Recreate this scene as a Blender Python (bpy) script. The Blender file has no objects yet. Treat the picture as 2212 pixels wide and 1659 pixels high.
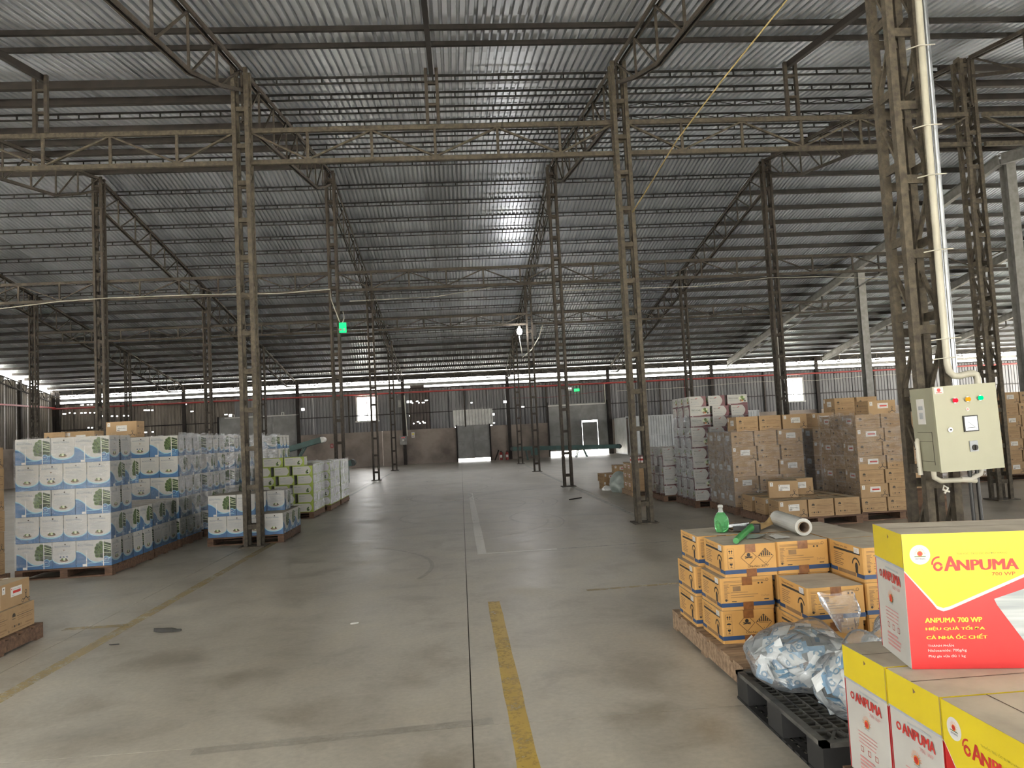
import bpy, bmesh, math, random
from mathutils import Vector, Matrix
random.seed(11)
SC = bpy.context.scene
COL = SC.collection
PI = math.pi

# ------------------------------------------------------------------ camera
F_PX, IW, IH, CAM_H = 1650.0, 2212.0, 1659.0, 1.5
def camera():
    yc = Vector(((995 - IW / 2) / F_PX, -(940 - IH / 2) / F_PX, -1)).normalized()
    r = math.radians(2.69)
    up = Vector((-math.sin(r), math.cos(r), 0))
    zc = (up - yc * up.dot(yc)).normalized()
    xc = yc.cross(zc)
    m = Matrix((xc, yc, zc))            # camera -> world
    cd = bpy.data.cameras.new('camera'); co = bpy.data.objects.new('camera', cd)
    COL.objects.link(co)
    cd.sensor_fit = 'HORIZONTAL'; cd.sensor_width = 36; cd.lens = F_PX / IW * 36
    cd.clip_start = 0.05; cd.clip_end = 300
    co.matrix_world = Matrix.Translation((0, 0, CAM_H)) @ m.to_4x4()
    SC.camera = co
camera()

# ------------------------------------------------------------------ sky, light, exposure
SKY = 11.0
w = bpy.data.worlds.new('sky'); SC.world = w; w.use_nodes = True
bg = w.node_tree.nodes['Background']
bg.inputs[0].default_value = (1.0, 0.985, 0.955, 1); bg.inputs[1].default_value = SKY
SC.view_settings.view_transform = 'Standard'; SC.view_settings.look = 'None'
SC.view_settings.gamma = 1.0; SC.view_settings.use_curve_mapping = False
SC.view_settings.exposure = 0.55
SC.cycles.max_bounces = 8; SC.cycles.diffuse_bounces = 4; SC.cycles.glossy_bounces = 3; SC.cycles.use_adaptive_sampling = True; SC.cycles.adaptive_threshold = 0.05
SC.cycles.transparent_max_bounces = 10; SC.cycles.transmission_bounces = 5
SC.cycles.sample_clamp_indirect = 8.0
SC.cycles.use_denoising = True
SC.cycles.caustics_reflective = False; SC.cycles.caustics_refractive = False
sun = bpy.data.objects.new('sun', bpy.data.lights.new('sun', 'SUN')); COL.objects.link(sun)      # high noon sun on the yards outside
sun.data.energy = 130.0; sun.data.angle = math.radians(1.0); sun.data.color = (1.0, .96, .88); sun.rotation_euler = (math.radians(-8), math.radians(-10), 0)
def portal(c, sx, sy, rot):
    l = bpy.data.lights.new('portal', 'AREA'); l.shape = 'RECTANGLE'; l.size = sx; l.size_y = sy
    l.cycles.is_portal = True
    o = bpy.data.objects.new('portal', l); o.location = c; o.rotation_euler = rot; COL.objects.link(o)
# daylight openings: added unseen bays in the front and side walls, eaves slit of the back wall, its windows and gates, the left rake slit
Y_FRONT = -9.0
FRONT_BAYS = ((-16, -6), (-4.5, 4.5), (6, 16)); FRONT_H = 2.5  # unseen openings, added and sized to light the camera-facing sides
LEFT_BAYS = ((6, 14),); RIGHT_BAYS = ((3, 14), (16, 28), (30, 42)); SIDE_H = 4.6  # unseen side openings added to wash light over far floor and roof
ADDED_SKYLIGHTS = (-9.5, -3.2, 3.2, 9.5)                 # unseen roof sheets added for overhead light, behind the camera
for a, b in FRONT_BAYS: portal(((a + b) / 2, Y_FRONT - .05, FRONT_H / 2), b - a, FRONT_H, (PI / 2, 0, 0))
for a, b in LEFT_BAYS: portal((-22.3, (a + b) / 2, SIDE_H / 2), b - a, SIDE_H, (PI / 2, 0, -PI / 2))
for a, b in RIGHT_BAYS: portal((36.1, (a + b) / 2, SIDE_H / 2), b - a, SIDE_H, (PI / 2, 0, PI / 2))
portal((7, 43.72, 4.6), 58, .65, (-PI / 2, 0, 0))

# ------------------------------------------------------------------ materials
MATS = {}
def nodes_of(name):
    m = bpy.data.materials.new(name); m.use_nodes = True
    nt = m.node_tree; nt.nodes.clear()
    out = nt.nodes.new('ShaderNodeOutputMaterial')
    MATS[name] = m
    return m, nt, out
def N(nt, t, **kw):
    n = nt.nodes.new(t)
    for k, v in kw.items():
        if k.startswith('i_'):
            n.inputs[k[2:]].default_value = v
        elif k.startswith('n'):
            n.inputs[int(k[1:])].default_value = v
        else: setattr(n, k, v)
    return n
def c4(c): return (c[0], c[1], c[2], 1)
def ramp(nt, fac, stops):
    r = nt.nodes.new('ShaderNodeValToRGB'); e = r.color_ramp.elements
    e[0].position, e[0].color = stops[0][0], c4(stops[0][1])
    e[1].position, e[1].color = stops[-1][0], c4(stops[-1][1])
    for p, c in stops[1:-1]:
        x = e.new(p); x.color = c4(c)
    nt.links.new(fac, r.inputs[0]); return r.outputs[0]
def coords(nt, scale=(1, 1, 1), kind='Object', jitter=True):
    tc = nt.nodes.new('ShaderNodeTexCoord'); mp = nt.nodes.new('ShaderNodeMapping')
    mp.inputs['Scale'].default_value = scale
    nt.links.new(tc.outputs[kind], mp.inputs[0])
    if jitter:
        oi = nt.nodes.new('ShaderNodeObjectInfo'); mu = nt.nodes.new('ShaderNodeVectorMath'); mu.operation = 'SCALE'
        cb = nt.nodes.new('ShaderNodeCombineXYZ')
        for i in range(3): nt.links.new(oi.outputs['Random'], cb.inputs[i])
        nt.links.new(cb.outputs[0], mu.inputs[0]); mu.inputs['Scale'].default_value = 37.0
        nt.links.new(mu.outputs[0], mp.inputs['Location'])
    return mp.outputs[0]
def noise(nt, vec, scale, detail=4, rough=.55, dist=0):
    n = N(nt, 'ShaderNodeTexNoise', i_Scale=scale, i_Detail=detail, i_Roughness=rough, i_Distortion=dist)
    nt.links.new(vec, n.inputs['Vector']); return n.outputs[0]
def mixc(nt, fac, a, b):
    m = nt.nodes.new('ShaderNodeMix'); m.data_type = 'RGBA'
    for s, v in ((m.inputs[0], fac), (m.inputs[6], a), (m.inputs[7], b)):
        if hasattr(v, 'is_output'): nt.links.new(v, s)
        elif isinstance(v, (int, float)): s.default_value = v
        else: s.default_value = c4(v)
    return m.outputs[2]
def pmat(name, a, b=None, scale=6, rough=.6, metal=0.0, stretch=(1, 1, 1), bump=0.0, bscale=None, rvar=0.0, spec=.5, lo=.35, hi=.68, kind='Object', detail=4):
    m, nt, out = nodes_of(name)
    p = nt.nodes.new('ShaderNodeBsdfPrincipled'); nt.links.new(p.outputs[0], out.inputs[0])
    p.inputs['Roughness'].default_value = rough; p.inputs['Metallic'].default_value = metal
    p.inputs['Specular IOR Level'].default_value = spec
    v = coords(nt, stretch, kind)
    nz = noise(nt, v, scale, detail)
    b = b or tuple(x * .82 for x in a)
    nt.links.new(ramp(nt, nz, [(lo, b), (hi, a)]), p.inputs['Base Color'])
    if rvar:
        mr = N(nt, 'ShaderNodeMapRange'); nt.links.new(nz, mr.inputs[0])
        mr.inputs[1].default_value = .3; mr.inputs[2].default_value = .7
        mr.inputs[3].default_value = rough - rvar; mr.inputs[4].default_value = rough + rvar
        nt.links.new(mr.outputs[0], p.inputs['Roughness'])
    if bump:
        bn = noise(nt, v, bscale or scale * 4, 3)
        bp = N(nt, 'ShaderNodeBump', i_Strength=bump, i_Distance=.01); nt.links.new(bn, bp.inputs['Height'])
        nt.links.new(bp.outputs[0], p.inputs['Normal'])
    return m
def emit(name, col, s):
    m, nt, out = nodes_of(name); e = N(nt, 'ShaderNodeEmission', i_Color=c4(col), i_Strength=s)
    nt.links.new(e.outputs[0], out.inputs[0]); return m
def film(name, base, var, rough, sc=(1, 1, 1), nscale=9, bump=.9, tint=(.97, .97, .97), glossc=(.95, .97, 1), haze=.05, ior=1.2):
    m, nt, out = nodes_of(name)
    v = coords(nt, sc)
    nz = noise(nt, v, nscale, 5, .6, .8)
    mr = N(nt, 'ShaderNodeMapRange'); nt.links.new(nz, mr.inputs[0])
    mr.inputs[1].default_value = .42; mr.inputs[2].default_value = .72; mr.inputs[3].default_value = base; mr.inputs[4].default_value = base + var
    fr = N(nt, 'ShaderNodeFresnel', i_IOR=ior)
    ad = N(nt, 'ShaderNodeMath', operation='ADD'); nt.links.new(mr.outputs[0], ad.inputs[0]); nt.links.new(fr.outputs[0], ad.inputs[1]); ad.use_clamp = True
    bn = noise(nt, v, nscale * 1.7, 4, .6, 1.2)
    bp = N(nt, 'ShaderNodeBump', i_Strength=bump, i_Distance=.03); nt.links.new(bn, bp.inputs['Height'])
    t = N(nt, 'ShaderNodeBsdfTransparent', i_Color=c4(tint)); g = N(nt, 'ShaderNodeBsdfGlossy', i_Color=c4(glossc), i_Roughness=rough)
    nt.links.new(bp.outputs[0], g.inputs['Normal'])
    df = N(nt, 'ShaderNodeBsdfDiffuse', i_Color=c4((.85, .87, .88))); tl = N(nt, 'ShaderNodeBsdfTranslucent', i_Color=c4((.85, .87, .88)))
    hz = nt.nodes.new('ShaderNodeMixShader'); hz.inputs[0].default_value = .5; nt.links.new(df.outputs[0], hz.inputs[1]); nt.links.new(tl.outputs[0], hz.inputs[2])
    h2 = nt.nodes.new('ShaderNodeMixShader'); h2.inputs[0].default_value = haze; nt.links.new(t.outputs[0], h2.inputs[1]); nt.links.new(hz.outputs[0], h2.inputs[2])
    mx = nt.nodes.new('ShaderNodeMixShader'); nt.links.new(ad.outputs[0], mx.inputs[0])
    nt.links.new(h2.outputs[0], mx.inputs[1]); nt.links.new(g.outputs[0], mx.inputs[2]); nt.links.new(mx.outputs[0], out.inputs[0])
    return m
def worn(name, col, dens, shift=0.0):          # painted line, worn through in patches
    m, nt, out = nodes_of(name)
    p = N(nt, 'ShaderNodeBsdfPrincipled', i_Roughness=.43); p.inputs['Base Color'].default_value = c4(col); p.inputs['Specular IOR Level'].default_value = 1.0
    v = coords(nt, (1, 1, 1), 'Object', False)
    a = noise(nt, v, 5, 6, .7); b = noise(nt, v, 40, 3, .6)
    ad = N(nt, 'ShaderNodeMath', operation='MULTIPLY_ADD', n1=.45); nt.links.new(b, ad.inputs[0]); nt.links.new(a, ad.inputs[2])
    mr = N(nt, 'ShaderNodeMapRange'); nt.links.new(ad.outputs[0], mr.inputs[0])
    mr.inputs[1].default_value = .70 + shift; mr.inputs[2].default_value = .98 + shift; mr.inputs[3].default_value = dens; mr.inputs[4].default_value = dens * .15
    t = nt.nodes.new('ShaderNodeBsdfTransparent'); mx = nt.nodes.new('ShaderNodeMixShader')
    nt.links.new(mr.outputs[0], mx.inputs[0]); nt.links.new(t.outputs[0], mx.inputs[1]); nt.links.new(p.outputs[0], mx.inputs[2])
    nt.links.new(mx.outputs[0], out.inputs[0]); return m

def concrete():
    m, nt, out = nodes_of('concrete')
    p = N(nt, 'ShaderNodeBsdfPrincipled'); nt.links.new(p.outputs[0], out.inputs[0])
    v = coords(nt, (1, 1, 1), 'Object', False)
    vs = coords(nt, (1, .35, 1), 'Object', False)
    big = noise(nt, vs, .35, 6, .6, .5); mid = noise(nt, v, 1.6, 6, .65, .4); fine = noise(nt, v, 30, 3, .6)
    base = ramp(nt, big, [(.3, (.27, .243, .195)), (.5, (.42, .39, .33)), (.7, (.53, .505, .445))])
    dust = ramp(nt, mid, [(.33, (.62, .58, .52)), (.5, (1, 1, 1)), (.72, (1.22, 1.20, 1.16))])
    mu = nt.nodes.new('ShaderNodeMix'); mu.data_type = 'RGBA'; mu.blend_type = 'MULTIPLY'; mu.inputs[0].default_value = .8
    nt.links.new(base, mu.inputs[6]); nt.links.new(dust, mu.inputs[7])
    # dark oily stains
    st = noise(nt, coords(nt, (.5, 1.1, 1), 'Object', False), .8, 5, .6, 1.0)
    stf = ramp(nt, st, [(.60, (0, 0, 0)), (.72, (1, 1, 1))])
    sf = N(nt, 'ShaderNodeMath', operation='MULTIPLY', n1=.45); nt.links.new(stf, sf.inputs[0])
    c2 = mixc(nt, sf.outputs[0], mu.outputs[2], (.16, .15, .125))
    gr = ramp(nt, fine, [(.3, (.9, .9, .9)), (.7, (1.08, 1.08, 1.08))])
    m3 = nt.nodes.new('ShaderNodeMix'); m3.data_type = 'RGBA'; m3.blend_type = 'MULTIPLY'; m3.inputs[0].default_value = 1
    nt.links.new(c2, m3.inputs[6]); nt.links.new(gr, m3.inputs[7])
    nt.links.new(m3.outputs[2], p.inputs['Base Color'])
    mr = N(nt, 'ShaderNodeMapRange'); nt.links.new(mid, mr.inputs[0]); mr.inputs[1].default_value = .3; mr.inputs[2].default_value = .7
    mr.inputs[3].default_value = .34; mr.inputs[4].default_value = .50; nt.links.new(mr.outputs[0], p.inputs['Roughness']); p.inputs['Specular IOR Level'].default_value = 1.0
    bp = N(nt, 'ShaderNodeBump', i_Strength=.12, i_Distance=.004); nt.links.new(fine, bp.inputs['Height']); nt.links.new(bp.outputs[0], p.inputs['Normal'])
concrete()
def roofing():
    m, nt, out = nodes_of('roof_metal')
    p = N(nt, 'ShaderNodeBsdfPrincipled', i_Metallic=.62); nt.links.new(p.outputs[0], out.inputs[0])
    v = coords(nt, (1, .25, 1)); nz = noise(nt, v, 2.2, 5, .6)
    oi = nt.nodes.new('ShaderNodeObjectInfo')
    cc = ramp(nt, nz, [(.3, (.67, .71, .77)), (.7, (.84, .875, .93))])
    hs = nt.nodes.new('ShaderNodeHueSaturation'); nt.links.new(cc, hs.inputs['Color'])
    mr = N(nt, 'ShaderNodeMapRange'); nt.links.new(oi.outputs['Random'], mr.inputs[0]); mr.inputs[3].default_value = .85; mr.inputs[4].default_value = 1.15
    nt.links.new(mr.outputs[0], hs.inputs['Value']); nt.links.new(hs.outputs[0], p.inputs['Base Color'])
    m2 = N(nt, 'ShaderNodeMapRange'); nt.links.new(nz, m2.inputs[0]); m2.inputs[1].default_value = .3; m2.inputs[2].default_value = .7
    m2.inputs[3].default_value = .32; m2.inputs[4].default_value = .44; nt.links.new(m2.outputs[0], p.inputs['Roughness'])
roofing()
pmat('steel_rust', (.058, .046, .033), (.022, .017, .012), 14, .75, .15, bump=.3, detail=6)
pmat('steel_dust', (.088, .073, .050), (.034, .027, .019), 18, .8, .05, bump=.35, detail=6)
pmat('steel_dark', (.022, .018, .015), (.010, .008, .007), 8, .7, .3)
pmat('steel_brown', (.022, .0155, .0115), (.010, .0075, .006), 7, .75, .1)
pmat('steel_grey', (.30, .30, .29), (.20, .195, .185), 5, .6, .2)
pmat('purlin_steel', (.018, .016, .014), (.009, .008, .007), 6, .6, .4)
pmat('wall_sheet', (.135, .135, .14), (.09, .09, .094), 1.2, .5, .15, stretch=(1, 1, .3))
pmat('wall_sheet_rusty', (.20, .175, .145), (.09, .078, .064), 1.5, .55, .15, stretch=(1, 1, .3))
pmat('wall_sheet_dark', (.075, .06, .055), (.045, .036, .032), 2, .6, .2)
pmat('wall_light_sheet', (.42, .42, .40), (.33, .33, .31), 3, .4, .3)
pmat('masonry', (.30, .255, .22), (.14, .115, .098), .9, .85, bump=.2, bscale=30, detail=7, lo=.3, hi=.62)
pmat('gate_metal', (.235, .24, .235), (.16, .16, .155), 2, .55, .3)
pmat('gate_bar', (.62, .62, .58), None, 3, .4)
pmat('paint_red', (.33, .035, .03), (.20, .02, .02), 4, .4)
pmat('paint_red_dark', (.17, .02, .02), None, 4, .5)
pmat('booth_sheet', (.55, .57, .57), (.42, .44, .44), 2, .45, .1)
pmat('wood', (.165, .095, .055), (.07, .038, .024), 5, .8, stretch=(1, 6, 6), bump=.3, bscale=30)
pmat('wood_pale', (.36, .25, .155), (.17, .11, .066), 5, .8, stretch=(1, 6, 6), bump=.3, bscale=30)
pmat('cardboard', (.345, .228, .118), (.285, .185, .095), 5, .75)
pmat('cardboard_top', (.42, .34, .235), (.34, .275, .19), 4, .8)
pmat('cardboard_orange', (.58, .325, .10), (.48, .26, .075), 4, .65)
pmat('dusty_top', (.46, .41, .33), (.34, .30, .24), 5, .85, detail=6)
pmat('tape_brown', (.26, .11, .035), (.16, .06, .02), 30, .3)
pmat('tape_clear', (.45, .32, .19), None, 6, .2)
pmat('print_dark', (.055, .042, .030), None, 20, .7)
pmat('print_black', (.02, .018, .016), None, 20, .6)
pmat('print_mid', (.25, .15, .07), None, 20, .7)
pmat('print_blue', (.025, .065, .16), None, 10, .5)
pmat('label_white', (.66, .65, .62), (.58, .57, .54), 12, .5)
pmat('carton_white', (.50, .49, .45), (.44, .43, .40), 4, .5)
pmat('carton_blue', (.06, .155, .31), (.04, .11, .24), 3, .45)
pmat('carton_teal', (.30, .55, .66), None, 3, .45)
pmat('print_grey', (.38, .40, .42), None, 30, .6)
pmat('print_navy', (.10, .14, .22), None, 30, .6)
pmat('leaf_dark', (.030, .055, .018), (.016, .030, .009), 30, .6)
pmat('leaf_mid', (.13, .19, .05), (.07, .12, .03), 30, .6)
pmat('leaf_pale', (.62, .66, .46), (.45, .52, .28), 25, .6)
pmat('veg_brown', (.24, .15, .085), (.12, .07, .04), 30, .6)
pmat('carton_green', (.30, .38, .05), (.24, .31, .04), 5, .5)
pmat('carton_maroon', (.11, .014, .02), (.075, .01, .014), 6, .45)
pmat('carton_yellow', (.66, .53, .018), (.59, .46, .015), 3, .4)
pmat('carton_red', (.48, .014, .014), (.43, .012, .012), 3, .35)
pmat('print_red', (.48, .025, .018), None, 10, .5)
pmat('print_pink', (.62, .28, .27), None, 10, .5)
pmat('print_yellow', (.78, .64, .05), None, 10, .5)
pmat('print_orange', (.80, .22, .03), None, 10, .5)
pmat('print_olive', (.30, .27, .03), None, 10, .5)
pmat('snail_shell', (.50, .20, .07), (.30, .10, .04), 14, .3)
pmat('snail_body', (.78, .55, .30), (.6, .38, .18), 14, .4)
pmat('wood_print', (.50, .52, .51), (.27, .30, .30), 6, .5, stretch=(.4, 1, 9))
pmat('panel_cream', (.31, .305, .21), (.29, .285, .195), 3, .38)
pmat('panel_side', (.30, .295, .21), None, 3, .45)
pmat('black_plastic', (.012, .012, .012), (.020, .0195, .019), 8, .55)
pmat('black_dusty', (.10, .096, .085), (.018, .018, .017), 9, .7, detail=6)
pmat('pvc', (.52, .50, .41), (.42, .40, .32), 5, .35)
pmat('zinc', (.42, .43, .44), (.32, .33, .34), 5, .25, .9)
pmat('cable_black', (.015, .015, .015), None, 5, .5)
pmat('cable_white', (.55, .53, .46), None, 5, .5)
pmat('cord_yellow', (.34, .26, .11), None, 5, .6)
pmat('glass_meter', (.62, .70, .78), (.45, .55, .66), 8, .1)
pmat('chrome', (.7, .7, .7), None, 5, .2, 1.0)
pmat('conveyor_green', (.030, .085, .075), (.018, .05, .045), 4, .5)
pmat('belt', (.02, .025, .024), None, 6, .6)
pmat('tool_green', (.05, .28, .07), (.035, .20, .05), 8, .4)
pmat('film_core', (.20, .145, .10), None, 8, .8)
pmat('film_roll', (.50, .50, .47), (.40, .40, .37), 3, .12, 0, stretch=(8, 1, 1))
pmat('glove_cloth', (.42, .29, .125), (.26, .17, .075), 14, .9)
pmat('foil', (.55, .57, .57), (.42, .45, .46), 6, .3, .2)
pmat('cloth_blue', (.34, .47, .50), None, 8, .8)
pmat('bag_grey', (.36, .41, .38), (.24, .28, .26), 5, .35, bump=.5)
pmat('bag_white', (.75, .75, .73), None, 5, .35)
pmat('sachet_white', (.72, .75, .75), (.60, .64, .65), 14, .35)
pmat('sachet_blue', (.22, .36, .48), (.12, .24, .37), 14, .35)
pmat('rag_dark', (.03, .03, .028), (.06, .058, .05), 12, .9)
pmat('paper_litter', (.55, .54, .50), None, 9, .8)
pmat('ground_outside', (.55, .53, .48), None, .5, .9)
pmat('joint_filler', (.11, .10, .088), (.15, .14, .12), 9, .9)
pmat('white_red', (.75, .70, .68), None, 8, .5)
worn('line_yellow', (.50, .33, .035), .85)
worn('line_yellow_faint', (.62, .48, .20), .45)
worn('line_white', (.88, .86, .80), .95, .12)
worn('line_white_faint', (.82, .80, .74), .55, .04)
worn('tyre_black', (.10, .095, .085), .16)
emit('bulb', (1, .98, .95), 160)
emit('lamp_red', (1, .02, .04), 1.0); emit('lamp_amber', (1, .42, .02), .8); emit('lamp_green', (.0, .9, .30), .9)
emit('exit_green', (.02, .9, .22), 1.2); emit('exit_white', (1, 1, 1), 1.3)
def added_skylight():                                       # milky sheet of the added skylights, scatters the sun
    m, nt, out = nodes_of('added_skylight'); t = N(nt, 'ShaderNodeBsdfTranslucent'); v = coords(nt); nz = noise(nt, v, 1.5)
    nt.links.new(ramp(nt, nz, [(.3, (.085, .085, .082)), (.7, (.12, .12, .116))]), t.inputs[0]); nt.links.new(t.outputs[0], out.inputs[0])
added_skylight()
film('wrap_film', .03, .20, .14, (1, 1, 3.0), 7, 1.0, haze=.02)
film('wrap_film_heavy', .10, .55, .10, (1, 1, 2.0), 7, 1.0, haze=.05)
film('bag_film', .04, .14, .13, (1, 1, 1), 9, .7, tint=(.97, .975, .975), haze=.16, ior=1.12)
def liquid():
    m, nt, out = nodes_of('green_liquid')
    p = N(nt, 'ShaderNodeBsdfPrincipled', i_Roughness=.08); p.inputs['Base Color'].default_value = (.22, .80, .30, 1)
    p.inputs['Transmission Weight'].default_value = .75; p.inputs['IOR'].default_value = 1.2
    v = coords(nt); nz = noise(nt, v, 22, 2); bp = N(nt, 'ShaderNodeBump', i_Strength=.4, i_Distance=.01)
    nt.links.new(nz, bp.inputs['Height']); nt.links.new(bp.outputs[0], p.inputs['Normal']); nt.links.new(p.outputs[0], out.inputs[0])
    m, nt, out = nodes_of('clear_plastic')
    p = N(nt, 'ShaderNodeBsdfPrincipled', i_Roughness=.15); p.inputs['Base Color'].default_value = (.75, .78, .75, 1)
    p.inputs['Transmission Weight'].default_value = .6; p.inputs['IOR'].default_value = 1.3
    v = coords(nt); nz = noise(nt, v, 8, 2); bp = N(nt, 'ShaderNodeBump', i_Strength=.1, i_Distance=.01)
    nt.links.new(nz, bp.inputs['Height']); nt.links.new(bp.outputs[0], p.inputs['Normal']); nt.links.new(p.outputs[0], out.inputs[0])
liquid()

# ------------------------------------------------------------------ mesh helpers
class MB:
    def __init__(s): s.v = []; s.f = []; s.m = []; s.mats = []; s.sm = []
    def mi(s, name):
        if name not in s.mats: s.mats.append(name)
        return s.mats.index(name)
    def add(s, vs, fs, mat, smooth=False):
        o = len(s.v); s.v += [tuple(v) for v in vs]; k = s.mi(mat)
        for f in fs: s.f.append([o + i for i in f]); s.m.append(k); s.sm.append(smooth)
        return s
    def box(s, c, d, mat, M=None):
        x, y, z = d[0] / 2, d[1] / 2, d[2] / 2
        vs = [Vector((a * x, b * y, e * z)) for a in (-1, 1) for b in (-1, 1) for e in (-1, 1)]
        if M is not None: vs = [M @ v for v in vs]
        vs = [v + Vector(c) for v in vs]
        return s.add(vs, [(0, 1, 3, 2), (4, 6, 7, 5), (0, 4, 5, 1), (2, 3, 7, 6), (0, 2, 6, 4), (1, 5, 7, 3)], mat)
    def b2(s, lo, hi, mat):
        return s.box([(a + b) / 2 for a, b in zip(lo, hi)], [b - a for a, b in zip(lo, hi)], mat)
    def bar(s, p, q, a, b, mat, up=(0, 0, 1)):
        p, q = Vector(p), Vector(q); d = q - p; L = d.length
        if L < 1e-6: return s
        d.normalize(); u = Vector(up)
        if abs(d.dot(u)) > .98: u = Vector((1, 0, 0))
        x = d.cross(u).normalized(); y = x.cross(d)
        M = Matrix((x, d, y)).transposed()
        return s.box((p + q) / 2, (a, L, b), mat, M)
    def tube(s, pts, r, mat, n=8, cap=True, rads=None):
        pts = [Vector(p) for p in pts]; rings = []
        prev = None
        for i, p in enumerate(pts):
            d = (pts[min(i + 1, len(pts) - 1)] - pts[max(i - 1, 0)]).normalized()
            if prev is None:
                u = Vector((0, 0, 1)) if abs(d.z) < .9 else Vector((1, 0, 0))
                x = d.cross(u).normalized()
            else: x = (prev - d * prev.dot(d)).normalized()
            prev = x; y = d.cross(x); rr = rads[i] if rads else r
            rings.append([p + (x * math.cos(2 * PI * k / n) + y * math.sin(2 * PI * k / n)) * rr for k in range(n)])
        vs = [v for rg in rings for v in rg]; fs = []
        for i in range(len(pts) - 1):
            for k in range(n):
                a, b = i * n + k, i * n + (k + 1) % n
                fs.append((a, b, b + n, a + n))
        s.add(vs, fs, mat, True)
        if cap:
            s.add(rings[0], [tuple(range(n))[::-1]], mat); s.add(rings[-1], [tuple(range(n))], mat)
        return s
    def lathe(s, prof, mat, n=16, c=(0, 0, 0), sq=None):
        vs = []; fs = []
        for r, z in prof:
            for k in range(n):
                a = 2 * PI * k / n; q = 1 if not sq else sq(a)
                vs.append((c[0] + r * q * math.cos(a), c[1] + r * q * math.sin(a), c[2] + z))
        for i in range(len(prof) - 1):
            for k in range(n):
                a, b = i * n + k, i * n + (k + 1) % n
                fs.append((a, b, b + n, a + n))
        fs.append(tuple(range(n))[::-1]); fs.append(tuple((len(prof) - 1) * n + k for k in range(n)))
        return s.add(vs, fs, mat, True)
    def mesh(s, name):
        me = bpy.data.meshes.new(name); me.from_pydata(s.v, [], s.f)
        for m in s.mats: me.materials.append(MATS[m])
        me.polygons.foreach_set('material_index', s.m); me.polygons.foreach_set('use_smooth', s.sm)
        me.update(); return me
    def build(s, name, parent=None, loc=None, rz=0):
        return inst(name, s.mesh(name), parent, loc, rz)
def inst(name, me, parent=None, loc=None, rz=0):
    o = bpy.data.objects.new(name, me); COL.objects.link(o); o.parent = parent
    if loc is not None: o.location = loc
    if rz: o.rotation_euler.z = rz
    return o
def tag(o, label=None, cat=None, group=None, kind=None):
    if label: o['label'] = label
    if cat: o['category'] = cat
    if group: o['group'] = group
    if kind: o['kind'] = kind
    return o
def empty(name, loc=(0, 0, 0), rz=0, label=None, cat=None, group=None, kind=None):
    o = bpy.data.objects.new(name, None); COL.objects.link(o); o.location = loc; o.rotation_euler.z = rz
    o.empty_display_size = .1
    return tag(o, label, cat, group, kind)
def loft(o_pts_rows):
    n = len(o_pts_rows[0]); vs = [p for r in o_pts_rows for p in r]; fs = []
    for i in range(len(o_pts_rows) - 1):
        for k in range(n - 1):
            a = i * n + k; fs.append((a, a + 1, a + 1 + n, a + n))
    return vs, fs
ORD = ['first', 'second', 'third', 'fourth', 'fifth', 'sixth', 'seventh', 'eighth', 'ninth', 'tenth', 'eleventh', 'twelfth']

# ------------------------------------------------------------------ the shell: roof
RIDGE_Y, RIDGE_Z, SLOPE = 20.2, 8.8, .158
WALL_Y, X_L, X_R = 43.5, -22.2, 36.0
def roof_z(y): return RIDGE_Z - SLOPE * abs(y - RIDGE_Y)
ceiling = empty('ceiling', (0, 0, 0), 0, 'silver corrugated metal roof on dark purlins', 'ceiling', kind='structure')
def roof_sheet_mesh(y0, y1, drop):
    pts = []; x = 0
    for k in range(9):
        pts += [(x, 0), (x + .062, 0), (x + .076, .050), (x + .106, .050)]; x += .12
    pts.append((x, 0))
    rows = []
    for y in (y0, y1):
        rows.append([(px, y, roof_z(y) + pz + drop) for px, pz in pts])
    vs, fs = loft(rows)
    return MB().add(vs, [f[::-1] for f in fs], 'roof_metal').mesh('roof_sheet')
segs = [(Y_FRONT - .6, 2.5, 0.0), (2.4, 11.55, .004), (11.4, RIDGE_Y + .02, .008), (RIDGE_Y - .02, 32.2, .008), (32.05, WALL_Y + .7, .0)]
for y0, y1, dr in segs:
    me = roof_sheet_mesh(y0, y1, dr)
    n = int((X_R - X_L) / 1.08) + 1
    for k in range(n):
        x_ = X_L - .1 + k * 1.08
        if y1 < 3 and any(abs(x_ + .54 - q) < .55 for q in ADDED_SKYLIGHTS):
            continue                                     # added skylight sheet, built below
        inst('roof_sheet', me, ceiling, (x_, 0, 0))
for k in range(n):  # skylight sheets out of view, added to brighten carton tops and near floor
    x_ = X_L - .1 + k * 1.08
    if any(abs(x_ + .54 - q) < .55 for q in ADDED_SKYLIGHTS):
        MB().add([(0, Y_FRONT - .6, roof_z(Y_FRONT - .6)), (1.08, Y_FRONT - .6, roof_z(Y_FRONT - .6)), (1.08, 2.5, roof_z(2.5)), (0, 2.5, roof_z(2.5))], [(3, 2, 1, 0)], 'added_skylight').build('added_skylight_sheet', ceiling, (x_, 0, 0))
cap = MB()
for s in (-1, 1): cap.bar((X_L, RIDGE_Y + s * .12, RIDGE_Z + .035), (X_R, RIDGE_Y + s * .12, RIDGE_Z + .035), .3, .006, 'roof_metal')
cap.build('ridge_cap', ceiling)
NEAR_P = [19.7, 18.62, 17.55, 16.52, 15.5, 14.5, 13.55, 12.6, 11.05, 10.4, 9.2, 8.1]
FAR_P = [21.2 + 1.085 * k for k in range(21)]
XB = [X_L, -15.2, -9.1, -3.15, 2.78, 8.75, 14.7, 21.0, 28.0, X_R]
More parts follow.
